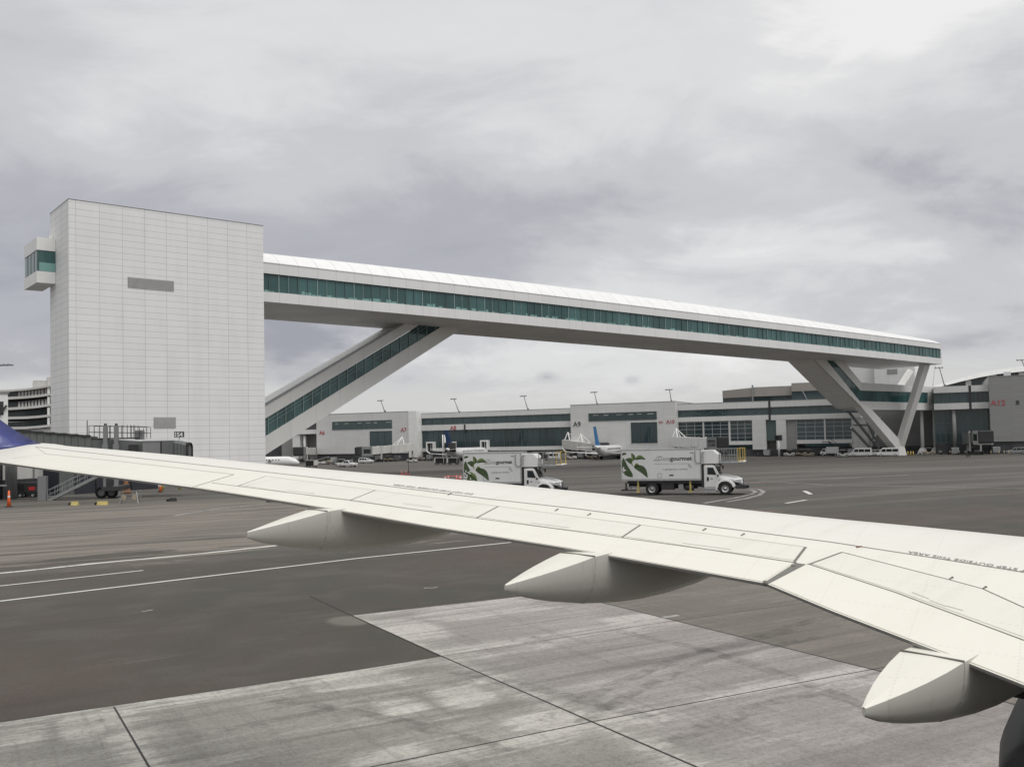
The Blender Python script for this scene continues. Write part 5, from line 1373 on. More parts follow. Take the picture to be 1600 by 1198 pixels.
    for o in (-1, 1):
        y = o * (cw + .004)
        dr = MB().prism([(x, y, z) for x, z in ((4.30, .66), (5.14, .66), (5.16, 1.55), (4.90, 2.22), (4.30, 2.24))], (0, o * .016, 0)).build('door', M['truck'], T, bevel=.008)
        y2 = o * (cw + .022)
        MB().prism([(x, y2, z) for x, z in ((4.40, 1.62), (5.10, 1.58), (4.86, 2.16), (4.40, 2.17))], (0, o * .006, 0)).build('window', M['carglass'], dr)
        MB().box(4.36, 4.50, y2, y2 + o * .03, 1.12, 1.42).build('handle', M['black'], dr)
        MB().box(4.62, 4.82, y2, y2 + o * .012, 1.25, 1.33).build('door_emblem', M['ink_lt'], dr)
        mr = MB().box(5.18, 5.30, o * 1.32, o * 1.50, 1.45, 1.60).bar((5.2, o * 1.1, 1.5), (5.24, o * 1.34, 1.5), .05).build('mirror', M['black'], T, bevel=.02)
        MB().box(5.34, 5.44, o * 1.22, o * 1.36, 1.95, 2.25).bar((5.2, o * 1.05, 2.2), (5.38, o * 1.25, 2.2), .04).build('mirror', M['black'], T, bevel=.02)
        sp = MB().box(4.16, 5.02, o * .72, o * 1.10, .2, .58).build('side_steps', M['alu'], T, bevel=.015)
        MB().box(4.18, 5.0, o * 1.09, o * 1.112, .40, .44).build('tread', M['dark'], sp)
    MB().hexa([(5.33, -.92, 1.64), (5.33, .92, 1.64), (5.325, .92, 1.65), (5.325, -.92, 1.65), (5.00, -.85, 2.24), (5.00, .85, 2.24), (4.99, .85, 2.25), (4.99, -.85, 2.25)]) if False else None
    ws = MB(); ws.prism([(5.345, -.95, 1.66), (5.345, .95, 1.66), (5.06, .88, 2.24), (5.06, -.88, 2.24)], (-.03, 0, -.015)); ws.build('windscreen', M['carglass'], T)
    hood = MB(); rg = []
    for x, hw, zt_, zs in ((5.20, 1.06, 1.66, 1.0), (5.6, 1.03, 1.60, 1.05), (6.2, .97, 1.50, 1.05), (6.7, .88, 1.38, .95), (6.98, .78, 1.26, .80), (7.06, .70, 1.10, .80)):
        rg.append([(x, -hw, zs), (x, -hw, zs + (zt_ - zs) * .55), (x, -hw * .84, zt_ - .10), (x, -hw * .45, zt_), (x, hw * .45, zt_), (x, hw * .84, zt_ - .10), (x, hw, zs + (zt_ - zs) * .55), (x, hw, zs)])
    hood.loft(rg); hood.build('hood', M['truck'], T, recalc=True)
    for o in (-1, 1):
        fd = MB(); rg = []
        for i in range(11):
            a = math.pi * (1.06 - 1.0 * i / 10); r1, r2 = .60, .74
            c = (5.74, .50); rg.append([(c[0] + r * math.cos(a), o * yy, c[1] + r * math.sin(a)) for r, yy in ((r1, 1.14), (r2, 1.12), (r2 + .10, .80), (r1, .80))])
        fd.loft(rg, smooth=False); fd.build('mudguard', M['truck'], T, recalc=True)
        MB().hexa([(6.6, o * .62, .98), (7.03, o * .62, .98), (6.98, o * .90, .98), (6.6, o * .92, .98), (6.6, o * .62, 1.2), (6.99, o * .62, 1.2), (6.9, o * .88, 1.2), (6.6, o * .90, 1.2)]).build('headlight', M['alu'], T, recalc=True)
    gr = MB().box(7.03, 7.10, -.48, .48, .78, 1.22).build('grille', M['dark'], T, bevel=.02)
    for k in range(5): MB().box(7.10, 7.12, -.46, .46, .82 + k * .085, .86 + k * .085).build('grille_bar', M['alu'], gr)
    MB().prism([(x, y, .50) for x, y in ((6.55, -1.12), (7.15, -1.08), (7.38, -.7), (7.38, .7), (7.15, 1.08), (6.55, 1.12), (6.55, .9), (7.0, .6), (7.0, -.6), (6.55, -.9))], (0, 0, .27)).build('bumper', M['dark'], T, recalc=True)
    MB().box(7.36, 7.56, -1.12, -.92, .55, .74).build('bumper_stop', M['black'], T); MB().box(6.3, 7.0, -.8, .8, .55, .85).build('front_underbody', M['dark'], T)
    # van body extension over the cab and the loading platform with its rails
    ov = MB().prism([(x, -1.10, z) for x, z in ((xf + .02, 2.46), (5.28, 2.46), (5.28, 3.15), (4.85, 3.52), (xf + .02, 3.52))], (0, 2.2, 0)).build('platform_housing', M['truck'], T, bevel=.02)
    pf = MB().box(5.30, 7.22, -1.15, 1.15, 2.46, 2.56).build('platform', M['steel'], T)
    for o in (-1, 1):
        y = o * 1.10
        r_ = MB()
        for x in (5.36, 5.72, 6.12, 6.52): r_.bar((x, y, 2.56), (x, y, 3.64), .045)
        for z in (2.66, 3.10, 3.62): r_.bar((5.34, y, z), (6.70, y, z), .045)
        r_.bar((5.34, y, 3.62), (xf + .5, y, 3.62), .04)
        r_.build('railing', M['steel'], pf)
        e_ = MB()
        for x in (6.78, 7.16): e_.bar((x, y, 2.56), (x, y, 3.66), .06)
        for z in (2.66, 3.64): e_.bar((6.75, y, z), (7.19, y, z), .05)
        e_.build('end_railing', M['yellow'], pf)
    MB().box(6.8, 7.26, -1.2, 1.2, 2.56, 2.63).build('kick_plate', M['signwhite'], pf)
    MB().box(5.42, 5.9, -.5, .3, 3.05, 3.45).build('control_box', M['dark'], pf, bevel=.03); MB().tube((5.4, -.8, 2.5), (5.4, -.8, 2.30), .1, n=10).build('work_lamp', M['lamp'], pf)
    MB().box(4.3, 5.3, -1.0, 1.0, 2.40, 2.46).build('platform_bearer', M['dark'], T)
    return T
def place(o, lx, ly, pix, az):
    """put the local point (lx, ly) of a thing on the measured ground point, heading along az"""
    h = Vector((math.sin(az), math.cos(az), 0)); l = Vector((-h.y, h.x, 0)); g_ = G(*pix)
    o.location = g_ - h * lx - l * ly; o.location.z = gz(g_.y); o.rotation_euler = (0, 0, math.atan2(h.y, h.x))
t2 = make_truck('white box catering truck with long leaf print box, nearer the picture centre right', 6.33, True)
place(t2, 2.87, -1.2, (1075.3, 773.4), R(108))
t1 = make_truck('white box catering truck with a short box, its wheels hidden behind the wing', 4.78, False)
place(t1, 5.74, -1.2, (850, 777.5), R(103))
# ------------------------------------------------------------------ grey boarding bridge beside the tower
w0 = G(170, 777.5)
FJ = Frame(w0, R(78))
jb = thing('jet_bridge', 'grey corrugated boarding bridge with railed lift in front of the white tower', 'jet bridge', (w0.x, w0.y, 0), FJ.rotz, 'boarding bridges')
def jp(px, py, d=0.0): return FJ.P(px, py, d)
def tunnel(name, pa, pb, h, dep, d0, m, par, ribs=True):
    a, b = jp(*pa, d0), jp(*pb, d0)
    return MB().hexa([(a.x, d0, a.z - h), (b.x, d0, b.z - h), (b.x, d0 + dep, b.z - h), (a.x, d0 + dep, a.z - h), (a.x, d0, a.z), (b.x, d0, b.z), (b.x, d0 + dep, b.z), (a.x, d0 + dep, a.z)]).build(name, m, par)
JD = -1.45
tn = tunnel('tunnel', (-160, 658), (142, 681.5), 2.9, 2.9, JD, M['jetgrey'], jb)
tunnel('inner_tunnel', (141, 684.5), (236, 690.5), 2.5, 2.6, JD + .15, M['jetgrey_flat'], jb)
pp = MB(); a, b = jp(-160, 657.5, JD - .05), jp(142, 681, JD - .05); pp.bar(a, b, .1, .12)
pp.build('roof_pipe', M['dark'], tn)
k = 16
for i in range(k):
    c = a.lerp(b, (i + .5) / k); MB().box(c.x - .35, c.x + .35, JD - .12, JD + .3, c.z - .10, c.z + .07).build('pipe_bracket', M['dark'], tn)
for px, wpx in ((171, 5.5), (187.5, 6)):
    t, q = jp(px, 664), jp(px, 690)
    MB().box(t.x - .18, t.x + .18, JD - .5, JD - .1, gz(w0.y) + .9, t.z - .1).box(t.x - .26, t.x + .26, JD - .6, JD - .02, q.z - 2.2, q.z - .25).build('lift_column', M['jetgrey_lt'], jb)
    MB().tube((t.x, JD - .3, t.z - .55), (t.x, JD - .3, t.z + .12), .17, .13, 10).build('lift_motor', M['dark'], jb)
MB().box(jp(166, 690).x, jp(196, 690).x, JD - .75, JD + 3.6, gz(w0.y) + .75, gz(w0.y) + 1.15).build('bogie_beam', M['dark'], jb)
MB().box(jp(177, 690).x - .25, jp(177, 690).x + .25, JD - .55, JD - .1, gz(w0.y) + .9, jp(177, 705).z).build('bogie_post', M['dark'], jb)
for px, dy in ((160.5, 0), (176.5, 0)):
    q = jp(px, 768); zc = gz(w0.y)
    t_ = MB(); n = 20; rg = []
    for kx, rr in ((0, .33), (0, .50), (.08, .55), (.40, .55), (.48, .50), (.48, .33)): rg.append([(q.x + rr * math.cos(2 * math.pi * i / n), -.7 + kx, zc + .55 + rr * math.sin(2 * math.pi * i / n)) for i in range(n)])
    t_.loft(rg, caps=False, smooth=False); ty = t_.build('wheel', M['black'], jb, recalc=True)
    MB().tube((q.x, -.62, zc + .55), (q.x, -.35, zc + .55), .34, .30, 16).build('rim', M['jetgrey_lt'], ty)
# service platform with railings on the roof
rl = []
z0 = jp(190, 686).z
dk = MB().box(jp(142, 682).x, jp(221, 688).x, JD + .1, JD + 2.4, jp(180, 684).z - .1, jp(180, 684).z).build('service_platform', M['dark'], jb)
zd = jp(180, 684).z; zr = jp(190, 664.5).z
xs_ = [jp(p, 670).x for p in (144, 152, 160, 168, 177, 187, 196, 203, 208, 213, 222, 233)]
for yy in (JD + .15, JD + 2.3):
    r_ = MB()
    for x in xs_: r_.bar((x, yy, zd - .1), (x, yy, zr - (.25 if x > xs_[-3] else 0)), .05)
    for f in (.5, 1.0): r_.bar((xs_[0], yy, zd + (zr - zd) * f), (xs_[-1], yy, zd + (zr - zd) * f - .2), .05)
    r_.build('railing', M['dark'], dk)
MB().bar((jp(141.5, 670).x, JD + .1, zd - .3), (jp(141.5, 670).x, JD + .1, jp(141.5, 657).z), .07).build('aerial', M['dark'], dk)
a, b = jp(209.5, 672, JD), jp(222.5, 683, JD); MB().box(a.x, b.x, JD + .3, JD + 1.2, zd - .2, a.z).build('roof_unit', M['jetgrey_lt'], dk, bevel=.03)
# cab with its black bellows
ca, cb_ = jp(221, 688.5, JD - .3), jp(271, 691, JD - .3)
cab_ = MB().box(ca.x, cb_.x, JD - .3, JD + 3.2, ca.z - 2.7, ca.z).build('cab', M['jetgrey_flat'], jb, bevel=.06)
p0, p1 = jp(223, 690, JD - .32), jp(254.5, 708, JD - .32); MB().box(p0.x, p1.x, JD - .34, JD - .29, ca.z - 2.5, p0.z - .12).build('side_panel', M['jetgrey_lt'], cab_)
p0, p1 = jp(255, 690), jp(258, 700); MB().box(p0.x, p1.x, JD - .36, JD - .29, ca.z - 2.6, ca.z - .1).build('corner_post', M['dark'], cab_)
MB().box(jp(206, 695).x, jp(220, 695).x, JD - .25, JD + 2.9, ca.z - 2.6, ca.z - .35).build('rotunda_curtain', M['canopy'], jb)
cv = MB(); rg = []
for i in range(9):
    t = i / 8; x = cb_.x + .02 + 1.2 * t; rr = .09 * (i % 2)
    zt_ = ca.z - .05 - .30 * t ** 2 + rr * .4; rg.append([(x, JD - .35 - rr, ca.z - 2.6), (x + .0, JD - .35 - rr, zt_ - .25), (x - .05, JD + .0, zt_), (x - .05, JD + 2.8, zt_), (x, JD + 3.1 + rr, zt_ - .25), (x, JD + 3.1 + rr, ca.z - 2.6)])
cv.loft(rg, smooth=False); cv.build('bellows', M['jetgrey_flat'], cab_, recalc=True)
lp_ = [Vector(v) for v in rg[-1]]
MB().path([v + Vector((.03, 0, 0)) for v in lp_], .13, 8).build('bumper_seal', M['black'], cab_)
# sign on a pole at the nose
sg = jp(280, 678.5, JD + .3); zb = ca.z - .2
sb = thing('stand_sign', 'small black stand sign reading S4 on a thin pole above the boarding bridge', 'sign', FJ.W((sg.x, JD + .3, zb)), FJ.rotz)
hz_ = sg.z - zb
MB().tube((0, .08, -1.6), (0, .08, hz_ - .2), .035, n=8).build('pole', M['steel'], sb)
bd = MB().box(-.46, .46, -.04, .04, hz_ - .28, hz_ + .28).build('board', M['ink'], sb)
text_mesh('lettering', 'S4', M['signwhite'], bd, Matrix.Translation((.06, -.045, hz_ - .20)) @ Matrix.Rotation(R(90), 4, 'X'), size=.56, bold=.015, extrude=.004, align='CENTER')
mk = MB()
for q in (-.14, 0, .14): mk.box(-.40, -.27, -.05, -.04, hz_ + q - .05, hz_ + q + .04)
mk.build('marker_dots', M['signwhite'], bd)
# stair down from the bridge
s0, s1 = jp(156, 742, JD - 1.2), jp(74, 779.5, JD - 1.2)
s1.z = gz(w0.y); sr = MB(); sd_ = (s1 - s0)
stair = thing('service_stair', 'galvanised service stair leading from the ground up to the boarding bridge', 'stairs', (w0.x, w0.y, 0), FJ.rotz)
for o in (0, .9):
    MB().bar(s0 + Vector((0, o, 0)), s1 + Vector((0, o, 0)), .06, .26).build('stringer', M['steel'], stair)
    r_ = MB(); r_.bar(s0 + Vector((0, o, 1.0)), s1 + Vector((0, o, 1.0)), .05).bar(s0 + Vector((0, o, .55)), s1 + Vector((0, o, .55)), .04)
    for i in range(8): c = s0.lerp(s1, i / 7) + Vector((0, o, 0)); r_.bar(c, c + Vector((0, 0, 1.0)), .04)
    r_.build('handrail', M['steel'], stair)
for i in range(16):
    c = s0.lerp(s1, (i + .5) / 16); MB().box(c.x - .14, c.x + .14, c.y, c.y + .9, c.z - .02, c.z + .02).build('tread', M['dark'], stair)
q = jp(67, 752, JD - .8); MB().box(q.x - .35, q.x + .35, JD - 1.2, JD - .4, gz(w0.y), q.z + .5).build('foot_post', M['jetgrey_lt'], stair)
# steel columns of the fixed walkway at the far left
for i, (px, r_) in enumerate(((6, .14), (11.5, .3), (18.5, .42))):
    pass
wk_ = thing('walkway_support', 'cluster of grey steel columns under the wing tip at the left edge', 'columns', FJ.W(jp(15, 762, 4.0)) * 1, FJ.rotz)
wk_.location.z = 0
o_ = jp(15, 762, 4.0)
for px, r_ in ((-6, .15), (2, .12), (13.5, .30), (19.5, .42)):
    q = jp(px, 745, 4.0); MB().tube((q.x - o_.x, 0, -.3), (q.x - o_.x, 0, 6.2), r_, n=14).build('column', M['jetgrey_lt'] if r_ > .2 else M['dark'], wk_)
for i in range(5):
    a, b = jp(-6, 725 + i * 9, 4.0), jp(3, 729 + i * 9, 4.0); MB().bar((a.x - o_.x, 0, a.z), (b.x - o_.x, 0, b.z), .1).build('brace', M['dark'], wk_)
MB().box(jp(-8, 758, 4).x - o_.x, jp(12, 758, 4).x - o_.x, -.3, .3, jp(0, 759.5, 4).z, jp(0, 757, 4).z).build('base_beam', M['alu'], wk_)

# low dark service building and white walls behind the bridge
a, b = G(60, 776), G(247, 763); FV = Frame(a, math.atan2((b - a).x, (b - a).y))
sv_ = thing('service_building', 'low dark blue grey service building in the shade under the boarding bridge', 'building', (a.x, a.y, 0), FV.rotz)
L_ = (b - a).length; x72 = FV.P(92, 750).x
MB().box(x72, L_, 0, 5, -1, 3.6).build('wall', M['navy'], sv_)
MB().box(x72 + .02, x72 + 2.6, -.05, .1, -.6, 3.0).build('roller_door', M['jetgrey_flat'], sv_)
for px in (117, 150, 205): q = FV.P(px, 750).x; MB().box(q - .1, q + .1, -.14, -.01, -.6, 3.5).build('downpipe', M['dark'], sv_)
wv = thing('store_shed', 'pale grey store shed with dark base strip under the wing tip', 'shed', (a.x, a.y, 0), FV.rotz)
xA, xB = FV.P(14, 740, 2).x, FV.P(91, 740, 2).x; zk = FV.P(50, 749, 2).z
MB().box(xA, xB, 2, 6, zk, 4.2).build('wall', M['offwhite'], wv); MB().box(xA, xB, 2.2, 6, -1, zk).build('base', M['plinth'], wv)
MB().box(xA - 3, xB - 4, .6, 2.0, zk - .25, zk + .15).build('dock_edge', M['dark'], wv)
q = FV.P(52, 745, 2).x; MB().box(q - .08, q + .08, 1.9, 1.99, zk, 4.2).build('door_post', M['steel'], wv)

# ------------------------------------------------------------------ small things on the near apron
def at_ground(o, pix, rot=0.0):
    p = G(*pix); o.location = p; o.location.z = gz(p.y); o.rotation_euler = (0, 0, rot); return p
def ladder_stand(label, pix):
    o = thing('step_ladder', label, 'ladder'); at_ground(o, pix, R(-20))
    for x in (-.35, .35):
        MB().bar((x, 0, 0), (x, 0, 2.4), .07).build('upright', M['red'], o)
    for i in range(6): MB().bar((-.35, 0, .25 + i * .4), (.35, 0, .25 + i * .4), .05).build('rung', M['red'], o)
ladder_stand('red step ladder against the shed under the wing tip', (28, 764))
def cone(label, pix, h=1.3, r=.16, name='delineator_post', m='orange', grp='orange marker posts'):
    o = thing(name, label, 'cone', group=grp); at_ground(o, pix)
    MB().loft([[(rr * math.cos(a), rr * math.sin(a), z) for a in [2 * math.pi * i / 12 for i in range(12)]] for rr, z in ((r, .05), (r * .62, h * .5), (r * .4, h))]).build('body', M[m], o)
    n = 6 if h > .9 else 8
    MB().loft([[(rr * math.cos(a), rr * math.sin(a), z) for a in [2 * math.pi * i / n for i in range(n)]] for rr, z in ((r * 2.1, 0), (r * 2.0, .06))], smooth=False).build('base', M['dark'] if m == 'orange' else M[m], o)
    k = h * .66; MB().loft([[(rr * math.cos(a), rr * math.sin(a), z) for a in [2 * math.pi * i / 12 for i in range(12)]] for rr, z in ((r * .58, k - .09), (r * .52, k + .09))], caps=False).build('reflective_band', M['signwhite'], o)
    return o
cone('tall orange marker post on the apron at the far left edge', (14, 792), 1.35, .17)
cone('orange marker post in front of the yellow bollard', (250.5, 769), 1.05, .16)
def bollard(label, pix, h, r, m='yellow', grp='yellow bollards'):
    o = thing('bollard', label, 'bollard', group=grp); at_ground(o, pix)
    MB().tube((0, 0, 0), (0, 0, h), r, n=12).build('post', M[m], o)
    MB().loft([[(r * c * math.cos(a), r * c * math.sin(a), h + z) for a in [2 * math.pi * i / 12 for i in range(12)]] for c, z in ((1, 0), (.75, r * .5), (.2, r * .75))]).build('cap', M[m], o)
    return o
bollard('yellow bollard behind the orange marker post, right of the dark service building', (253, 766), 1.15, .2)
bollard('yellow bollard to the right of the pair beside the tower foot', (281, 764), .9, .17)
bollard('short yellow bollard in front of the dark service building, by the stair', (114.5, 769.5), .75, .2)
def chock(label, pix, w, m, rot, name='wheel_chock'):
    o = thing(name, label, 'wheel chock', group='wheel chocks'); at_ground(o, pix, rot)
    MB().prism([(-w / 2, -.14, 0), (w / 2, -.14, 0), (w / 2, 0, .27), (-w / 2, 0, .27)], (0, .01, 0)) 
    MB().prism([(-w / 2, -.17, 0), (-w / 2, .17, 0), (-w / 2, 0, .30)], (w, 0, 0)).build('block', M[m], o)
    MB().box(-w / 2 - .22, -w / 2, -.08, .08, 0, .2).build('end_cap', M['black'], o)
chock('black and yellow wheel chock left of the boarding bridge wheels', (117, 789), .62, 'pale_yellow', R(-8))
chock('faded yellow wheel chock just in front of the boarding bridge wheels', (160.5, 788.5), .9, 'pale_yellow', R(-6))
chock('black wheel chock near the wing edge right of the tow rack', (270, 783), .6, 'black', R(4))
chock('small black chock alone beside the first flap fairing', (425, 784), .5, 'black', R(0))
# tow bar rack with coiled hose
tr_ = thing('equipment_rack', 'skeletal grey equipment rack on small wheels near the boarding bridge wheels', 'rack'); at_ground(tr_, (203, 786), R(8))
for x in (-.75, .75):
    MB().bar((x, -.35, 0), (x * .7, 0, .95), .05).bar((x, .35, 0), (x * .7, 0, .95), .05).build('trestle', M['steel'], tr_)
for z in (.45, .75, .95): MB().bar((-.95, 0, z), (.95, 0, z + random.uniform(-.05, .12)), .06).build('rail', M['steel'], tr_)
MB().bar((.3, 0, .9), (.85, .0, 1.5), .04).build('lever', M['dark'], tr_)
for x in (-.5, .4): MB().tube((x, -.06, .5), (x, .06, .5), .22, n=12).build('reel', M['tan'], tr_)
hb = thing('hose_bundle', 'rusty orange hose bundle hanging behind the equipment rack', 'hose'); at_ground(hb, (197, 773), 0)
MB().loft([[(rr * math.cos(a), rr * .7 * math.sin(a), z) for a in [2 * math.pi * i / 14 for i in range(14)]] for rr, z in ((.55, .05), (.50, .35), (.36, .85), (.22, 1.3), (.12, 1.7))]).build('bundle', M['rust_orange'], hb)
MB().bar((.1, 0, 1.6), (.1, 0, 2.6), .06).build('hook', M['dark'], hb)
# tractor and bits beneath the tunnel
gp_ = thing('ground_power_unit', 'dark ground power unit on wheels at the foot of the stair', 'generator'); at_ground(gp_, (44, 777), R(10))
MB().box(-.95, .95, -.5, .5, .45, 1.55).build('housing', M['dark'], gp_, bevel=.06); MB().box(.98, 1.5, -.04, .04, .4, .5).build('tow_bar', M['steel'], gp_)
for x in (-.6, .6):
    for y in (-.5, .5): wheel(gp_, x, y, .26, .16, -1 if y < 0 else 1)
MB().box(-.9, -.2, -.52, -.5, .7, 1.35).build('grille', M['black'], gp_)
MB().box(.2, .8, -.52, -.5, .75, 1.1).build('red_panel', M['red'], gp_)
# ------------------------------------------------------------------ parked regional jets
def jet(label, tailm, name='parked_jet', grp='parked regional jets', title=None, scale=1.0):
    T = thing(name, label, 'aircraft', group=grp)
    zc = 2.55; r = 1.52
    f = MB(); rg = []; n = 24
    for x, k, dz in ((0, .03, -.35), (.25, .28, -.30), (.8, .52, -.22), (1.8, .80, -.10), (3.2, .97, -.02), (4.5, 1, 0), (19, 1, 0), (22, .93, .10), (25, .68, .42), (27.5, .36, .75), (29, .10, .95)):
        rg.append([(-x, r * k * math.cos(a), zc + dz * r + r * k * 1.06 * math.sin(a)) for a in [2 * math.pi * i / n for i in range(n)]])
    f.loft(rg); fu = f.build('fuselage', M['plane'], T, recalc=True)
    MB().prism([(-1.15, -.75, zc + .32), (-1.15, .75, zc + .32), (-1.85, .82, zc + .86), (-1.85, -.82, zc + .86)], (-.10, 0, .14)).build('cockpit_window', M['carglass'], fu)
    for o in (-1, 1):
        for i in range(16): MB().box(-6.2 - i * .95, -5.9 - i * .95, o * (r - .06), o * (r + .012), zc + .38, zc + .80).build('cabin_window', M['carglass'], fu)
        if title: text_mesh('title', title, M['ink'], fu, (Matrix.Translation((-9.5, o * (r + .03), zc - .25)) @ (Matrix.Rotation(R(90), 4, 'X') if o < 0 else Matrix.Rotation(R(180), 4, 'Z') @ Matrix.Rotation(R(90), 4, 'X'))), size=1.5, bold=.02, extrude=.01)
        w = MB(); rg = []
        for y, xl, ch, z, th in ((1.0, -11.2, 5.0, zc - 1.05, .55), (5.0, -13.0, 3.2, zc - .75, .36), (12.2, -16.2, 1.3, zc - .12, .14), (12.9, -16.9, .9, zc + .5, .08), (13.1, -17.5, .55, zc + 1.25, .05)):
            rg.append([(xl, o * y, z), (xl - ch * .3, o * y, z + th * .6), (xl - ch, o * y, z - .02), (xl - ch * .4, o * y, z - th * .4)])
        w.loft(rg); w.build('wing', M['plane'], T, recalc=True)
        e = MB(); rg = []
        for x, k in ((-9.6, .66), (-9.9, .82), (-11, .88), (-12.4, .74), (-13.2, .5)): rg.append([(x, o * 4.3 + k * math.cos(a), zc - 1.45 + k * math.sin(a)) for a in [2 * math.pi * i / 18 for i in range(18)]])
        e.loft(rg); en = e.build('engine', M['plane'], T, recalc=True)
        MB().tube((-9.58, o * 4.3, zc - 1.45), (-9.70, o * 4.3, zc - 1.45), .64, n=18).build('intake', M['dark'], en)
        MB().loft([[(-25.6, o * .4, zc + 1.05), (-28.2, o * .4, zc + 1.05), (-27, o * .4, zc + 1.2)], [(-28.6, o * 5.2, zc + 1.35), (-29.6, o * 5.2, zc + 1.35), (-29.1, o * 5.2, zc + 1.42)]], smooth=False).build('tailplane', M['plane'], T, recalc=True)
        MB().tube((-13.0, o * 2.6, .45), (-13.0, o * 2.4, zc - 1), .14, n=8).build('gear_leg', M['steel'], T)
        for q in (-.22, .22): MB().tube((-13.0, o * 2.6 + q - .14, .45), (-13.0, o * 2.6 + q + .14, .45), .45, n=16).build('wheel', M['black'], T)
    MB().tube((-2.8, 0, .3), (-2.8, 0, zc - 1), .10, n=8).build('gear_leg', M['steel'], T); MB().tube((-2.8, -.22, .3), (-2.8, .22, .3), .3, n=14).build('wheel', M['black'], T)
    fin = MB(); rg = []
    for x0, x1, z, th in ((-22.0, -28.2, zc + 1.15, .30), (-24.6, -28.6, zc + 3.0, .22), (-27.3, -30.0, zc + 7.0, .12)):
        rg.append([(x0, 0, z), (x0 * .6 + x1 * .4, th, z), (x1, 0, z), (x0 * .6 + x1 * .4, -th, z)])
    fin.loft(rg, smooth=False); fin.build('tail_fin', tailm, T, recalc=True)
    return T
def place_at(o, pix, az, lx=0, ly=0): place(o, lx, ly, pix, az)
j1 = jet('white regional jet with a blue tail parked nose in beside the gate A9 block', M['blue_tail'])
place(j1, -13, 0, (953, 717.2), R(21))
fin = [c for c in j1.children if c.name.startswith('tail_fin')][0]
MB().prism([(-24.9, .36, 5.2), (-26.4, .36, 5.2), (-28.7, .2, 9.0), (-27.7, .2, 9.0)], (0, .05, 0)).build('tail_stripe', M['navy_tail'], fin)
j2 = jet('white jet nose and cabin showing between the tower and the gate A6 bridge', M['plane'], title='lir')
j2.scale = (.8, .8, .8); place(j2, -.2, 0, (467, 733.5), R(96))
j3 = jet('white jet with a dark navy tail at the glass hall behind the shorter catering truck', M['navy_tail'])
place(j3, -13, 0, (734, 719.3), R(24))

# ------------------------------------------------------------------ boarding bridges along the concourse
def far_bridge(label, px_wall, px_cab, ytop_wall, ytop_cab, h, d_wall, d_cab, m, cabm, aframes=(), supp=None, cabw=None):
    a = FC.P(px_wall, ytop_wall, d_wall); b = FC.P(px_cab, ytop_cab, d_cab)
    wa, wb = FC.W(a), FC.W(b)
    T = thing('jet_bridge', label, 'jet bridge', (wb.x, wb.y, gz(wb.y)), FC.rotz, 'boarding bridges')
    O = Vector((b.x, b.y, gz(wb.y)))
    A, B = a - O, b - O
    dirv = (B - A); dirv.z = 0; dirv.normalize(); sd = Vector((-dirv.y, dirv.x, 0)) * 1.45
    def seg(p, q, hh, k, name, mm):
        s = sd * k; z = Vector((0, 0, hh))
        return MB().hexa([p - s - z, q - s - z, q + s - z, p + s - z, p - s, q - s, q + s, p + s]).build(name, mm, T)
    mid = A.lerp(B, .55)
    seg(A, mid, h, 1.08, 'tunnel', m); seg(mid, B, h * .92, .96, 'inner_tunnel', m)
    for p in aframes:
        c = A.lerp(B, p)
        for s in (-1, 1): MB().bar(c + sd * s - Vector((0, 0, .2)), c + Vector((0, 0, 2.4)) + dirv * .0, .22).bar(c + dirv * 2.6 + sd * s - Vector((0, 0, .2)), c + Vector((0, 0, 2.4)), .22).build('cable_frame', M['white'], T)
    # cab
    cwid = cabw or 3.6
    cab = MB(); p = B; q = B + dirv * cwid; s = sd * 1.22; up = Vector((0, 0, .35)); dn = Vector((0, 0, h + .25))
    cab.hexa([p - s - dn, q - s - dn, q + s - dn, p + s - dn, p - s + up, q - s + up, q + s + up, p + s + up]); cb = cab.build('cab', cabm, T)
    q2 = q + dirv * 1.0
    MB().hexa([q - s * .95 - dn * .9, q2 - s * .95 - dn * .8, q2 + s * .95 - dn * .8, q + s * .95 - dn * .9, q - s * .95 + up, q2 - s * .95 + up * .3, q2 + s * .95 + up * .3, q + s * .95 + up]).build('bellows', M['canopy'], cb)
    k = dirv * .6
    nrm = Vector((0, -1, 0)); fs = -s if s.y > 0 else s
    a0 = p + fs * 1.02 + k; a1 = q + fs * 1.02 - k
    MB().hexa([a0 - Vector((0, 0, h * .75)), a1 - Vector((0, 0, h * .75)), a1 - Vector((0, 0, h * .75)) - fs * .06, a0 - Vector((0, 0, h * .75)) - fs * .06, a0 - Vector((0, 0, .5)), a1 - Vector((0, 0, .5)), a1 - Vector((0, 0, .5)) - fs * .06, a0 - Vector((0, 0, .5)) - fs * .06]).build('cab_window', M['carglass'], cb)
    c = A.lerp(B, supp or .8)
    for s_ in (-1, 1): MB().bar(Vector((c.x, c.y, .4)) + sd * s_ * .9, c + sd * s_ * .9 + Vector((0, 0, .3)), .4).build('support_leg', M['offwhite'], T)
    MB().bar(Vector((c.x, c.y, .55)) - sd * 1.1, Vector((c.x, c.y, .55)) + sd * 1.1, .5).build('bogie', M['dark'], T)
    for s_ in (-1, 1): 
        w = Vector((c.x, c.y, .5)) + sd * s_ * 1.15; MB().tube(w - sd * .12, w + sd * .12, .5, n=14).build('wheel', M['black'], T)
    MB().tube(Vector((A.x, A.y, 0)), A - Vector((0, 0, h)), .45, n=12).build('rotunda_column', M['offwhite'], T)
    return T
far_bridge('white boarding bridge at gate A7 sloping down to a dark grey cab', 645, 578, 692, 699, 2.5, -9, -22, M['offwhite'], M['jetgrey_lt'], (.25,), .78)
far_bridge('boarding bridge at gate A6 with a dark cab beside the white jet nose', 487, 470, 699, 699.5, 2.5, -4, -20, M['offwhite'], M['jetgrey_lt'], (), .8)
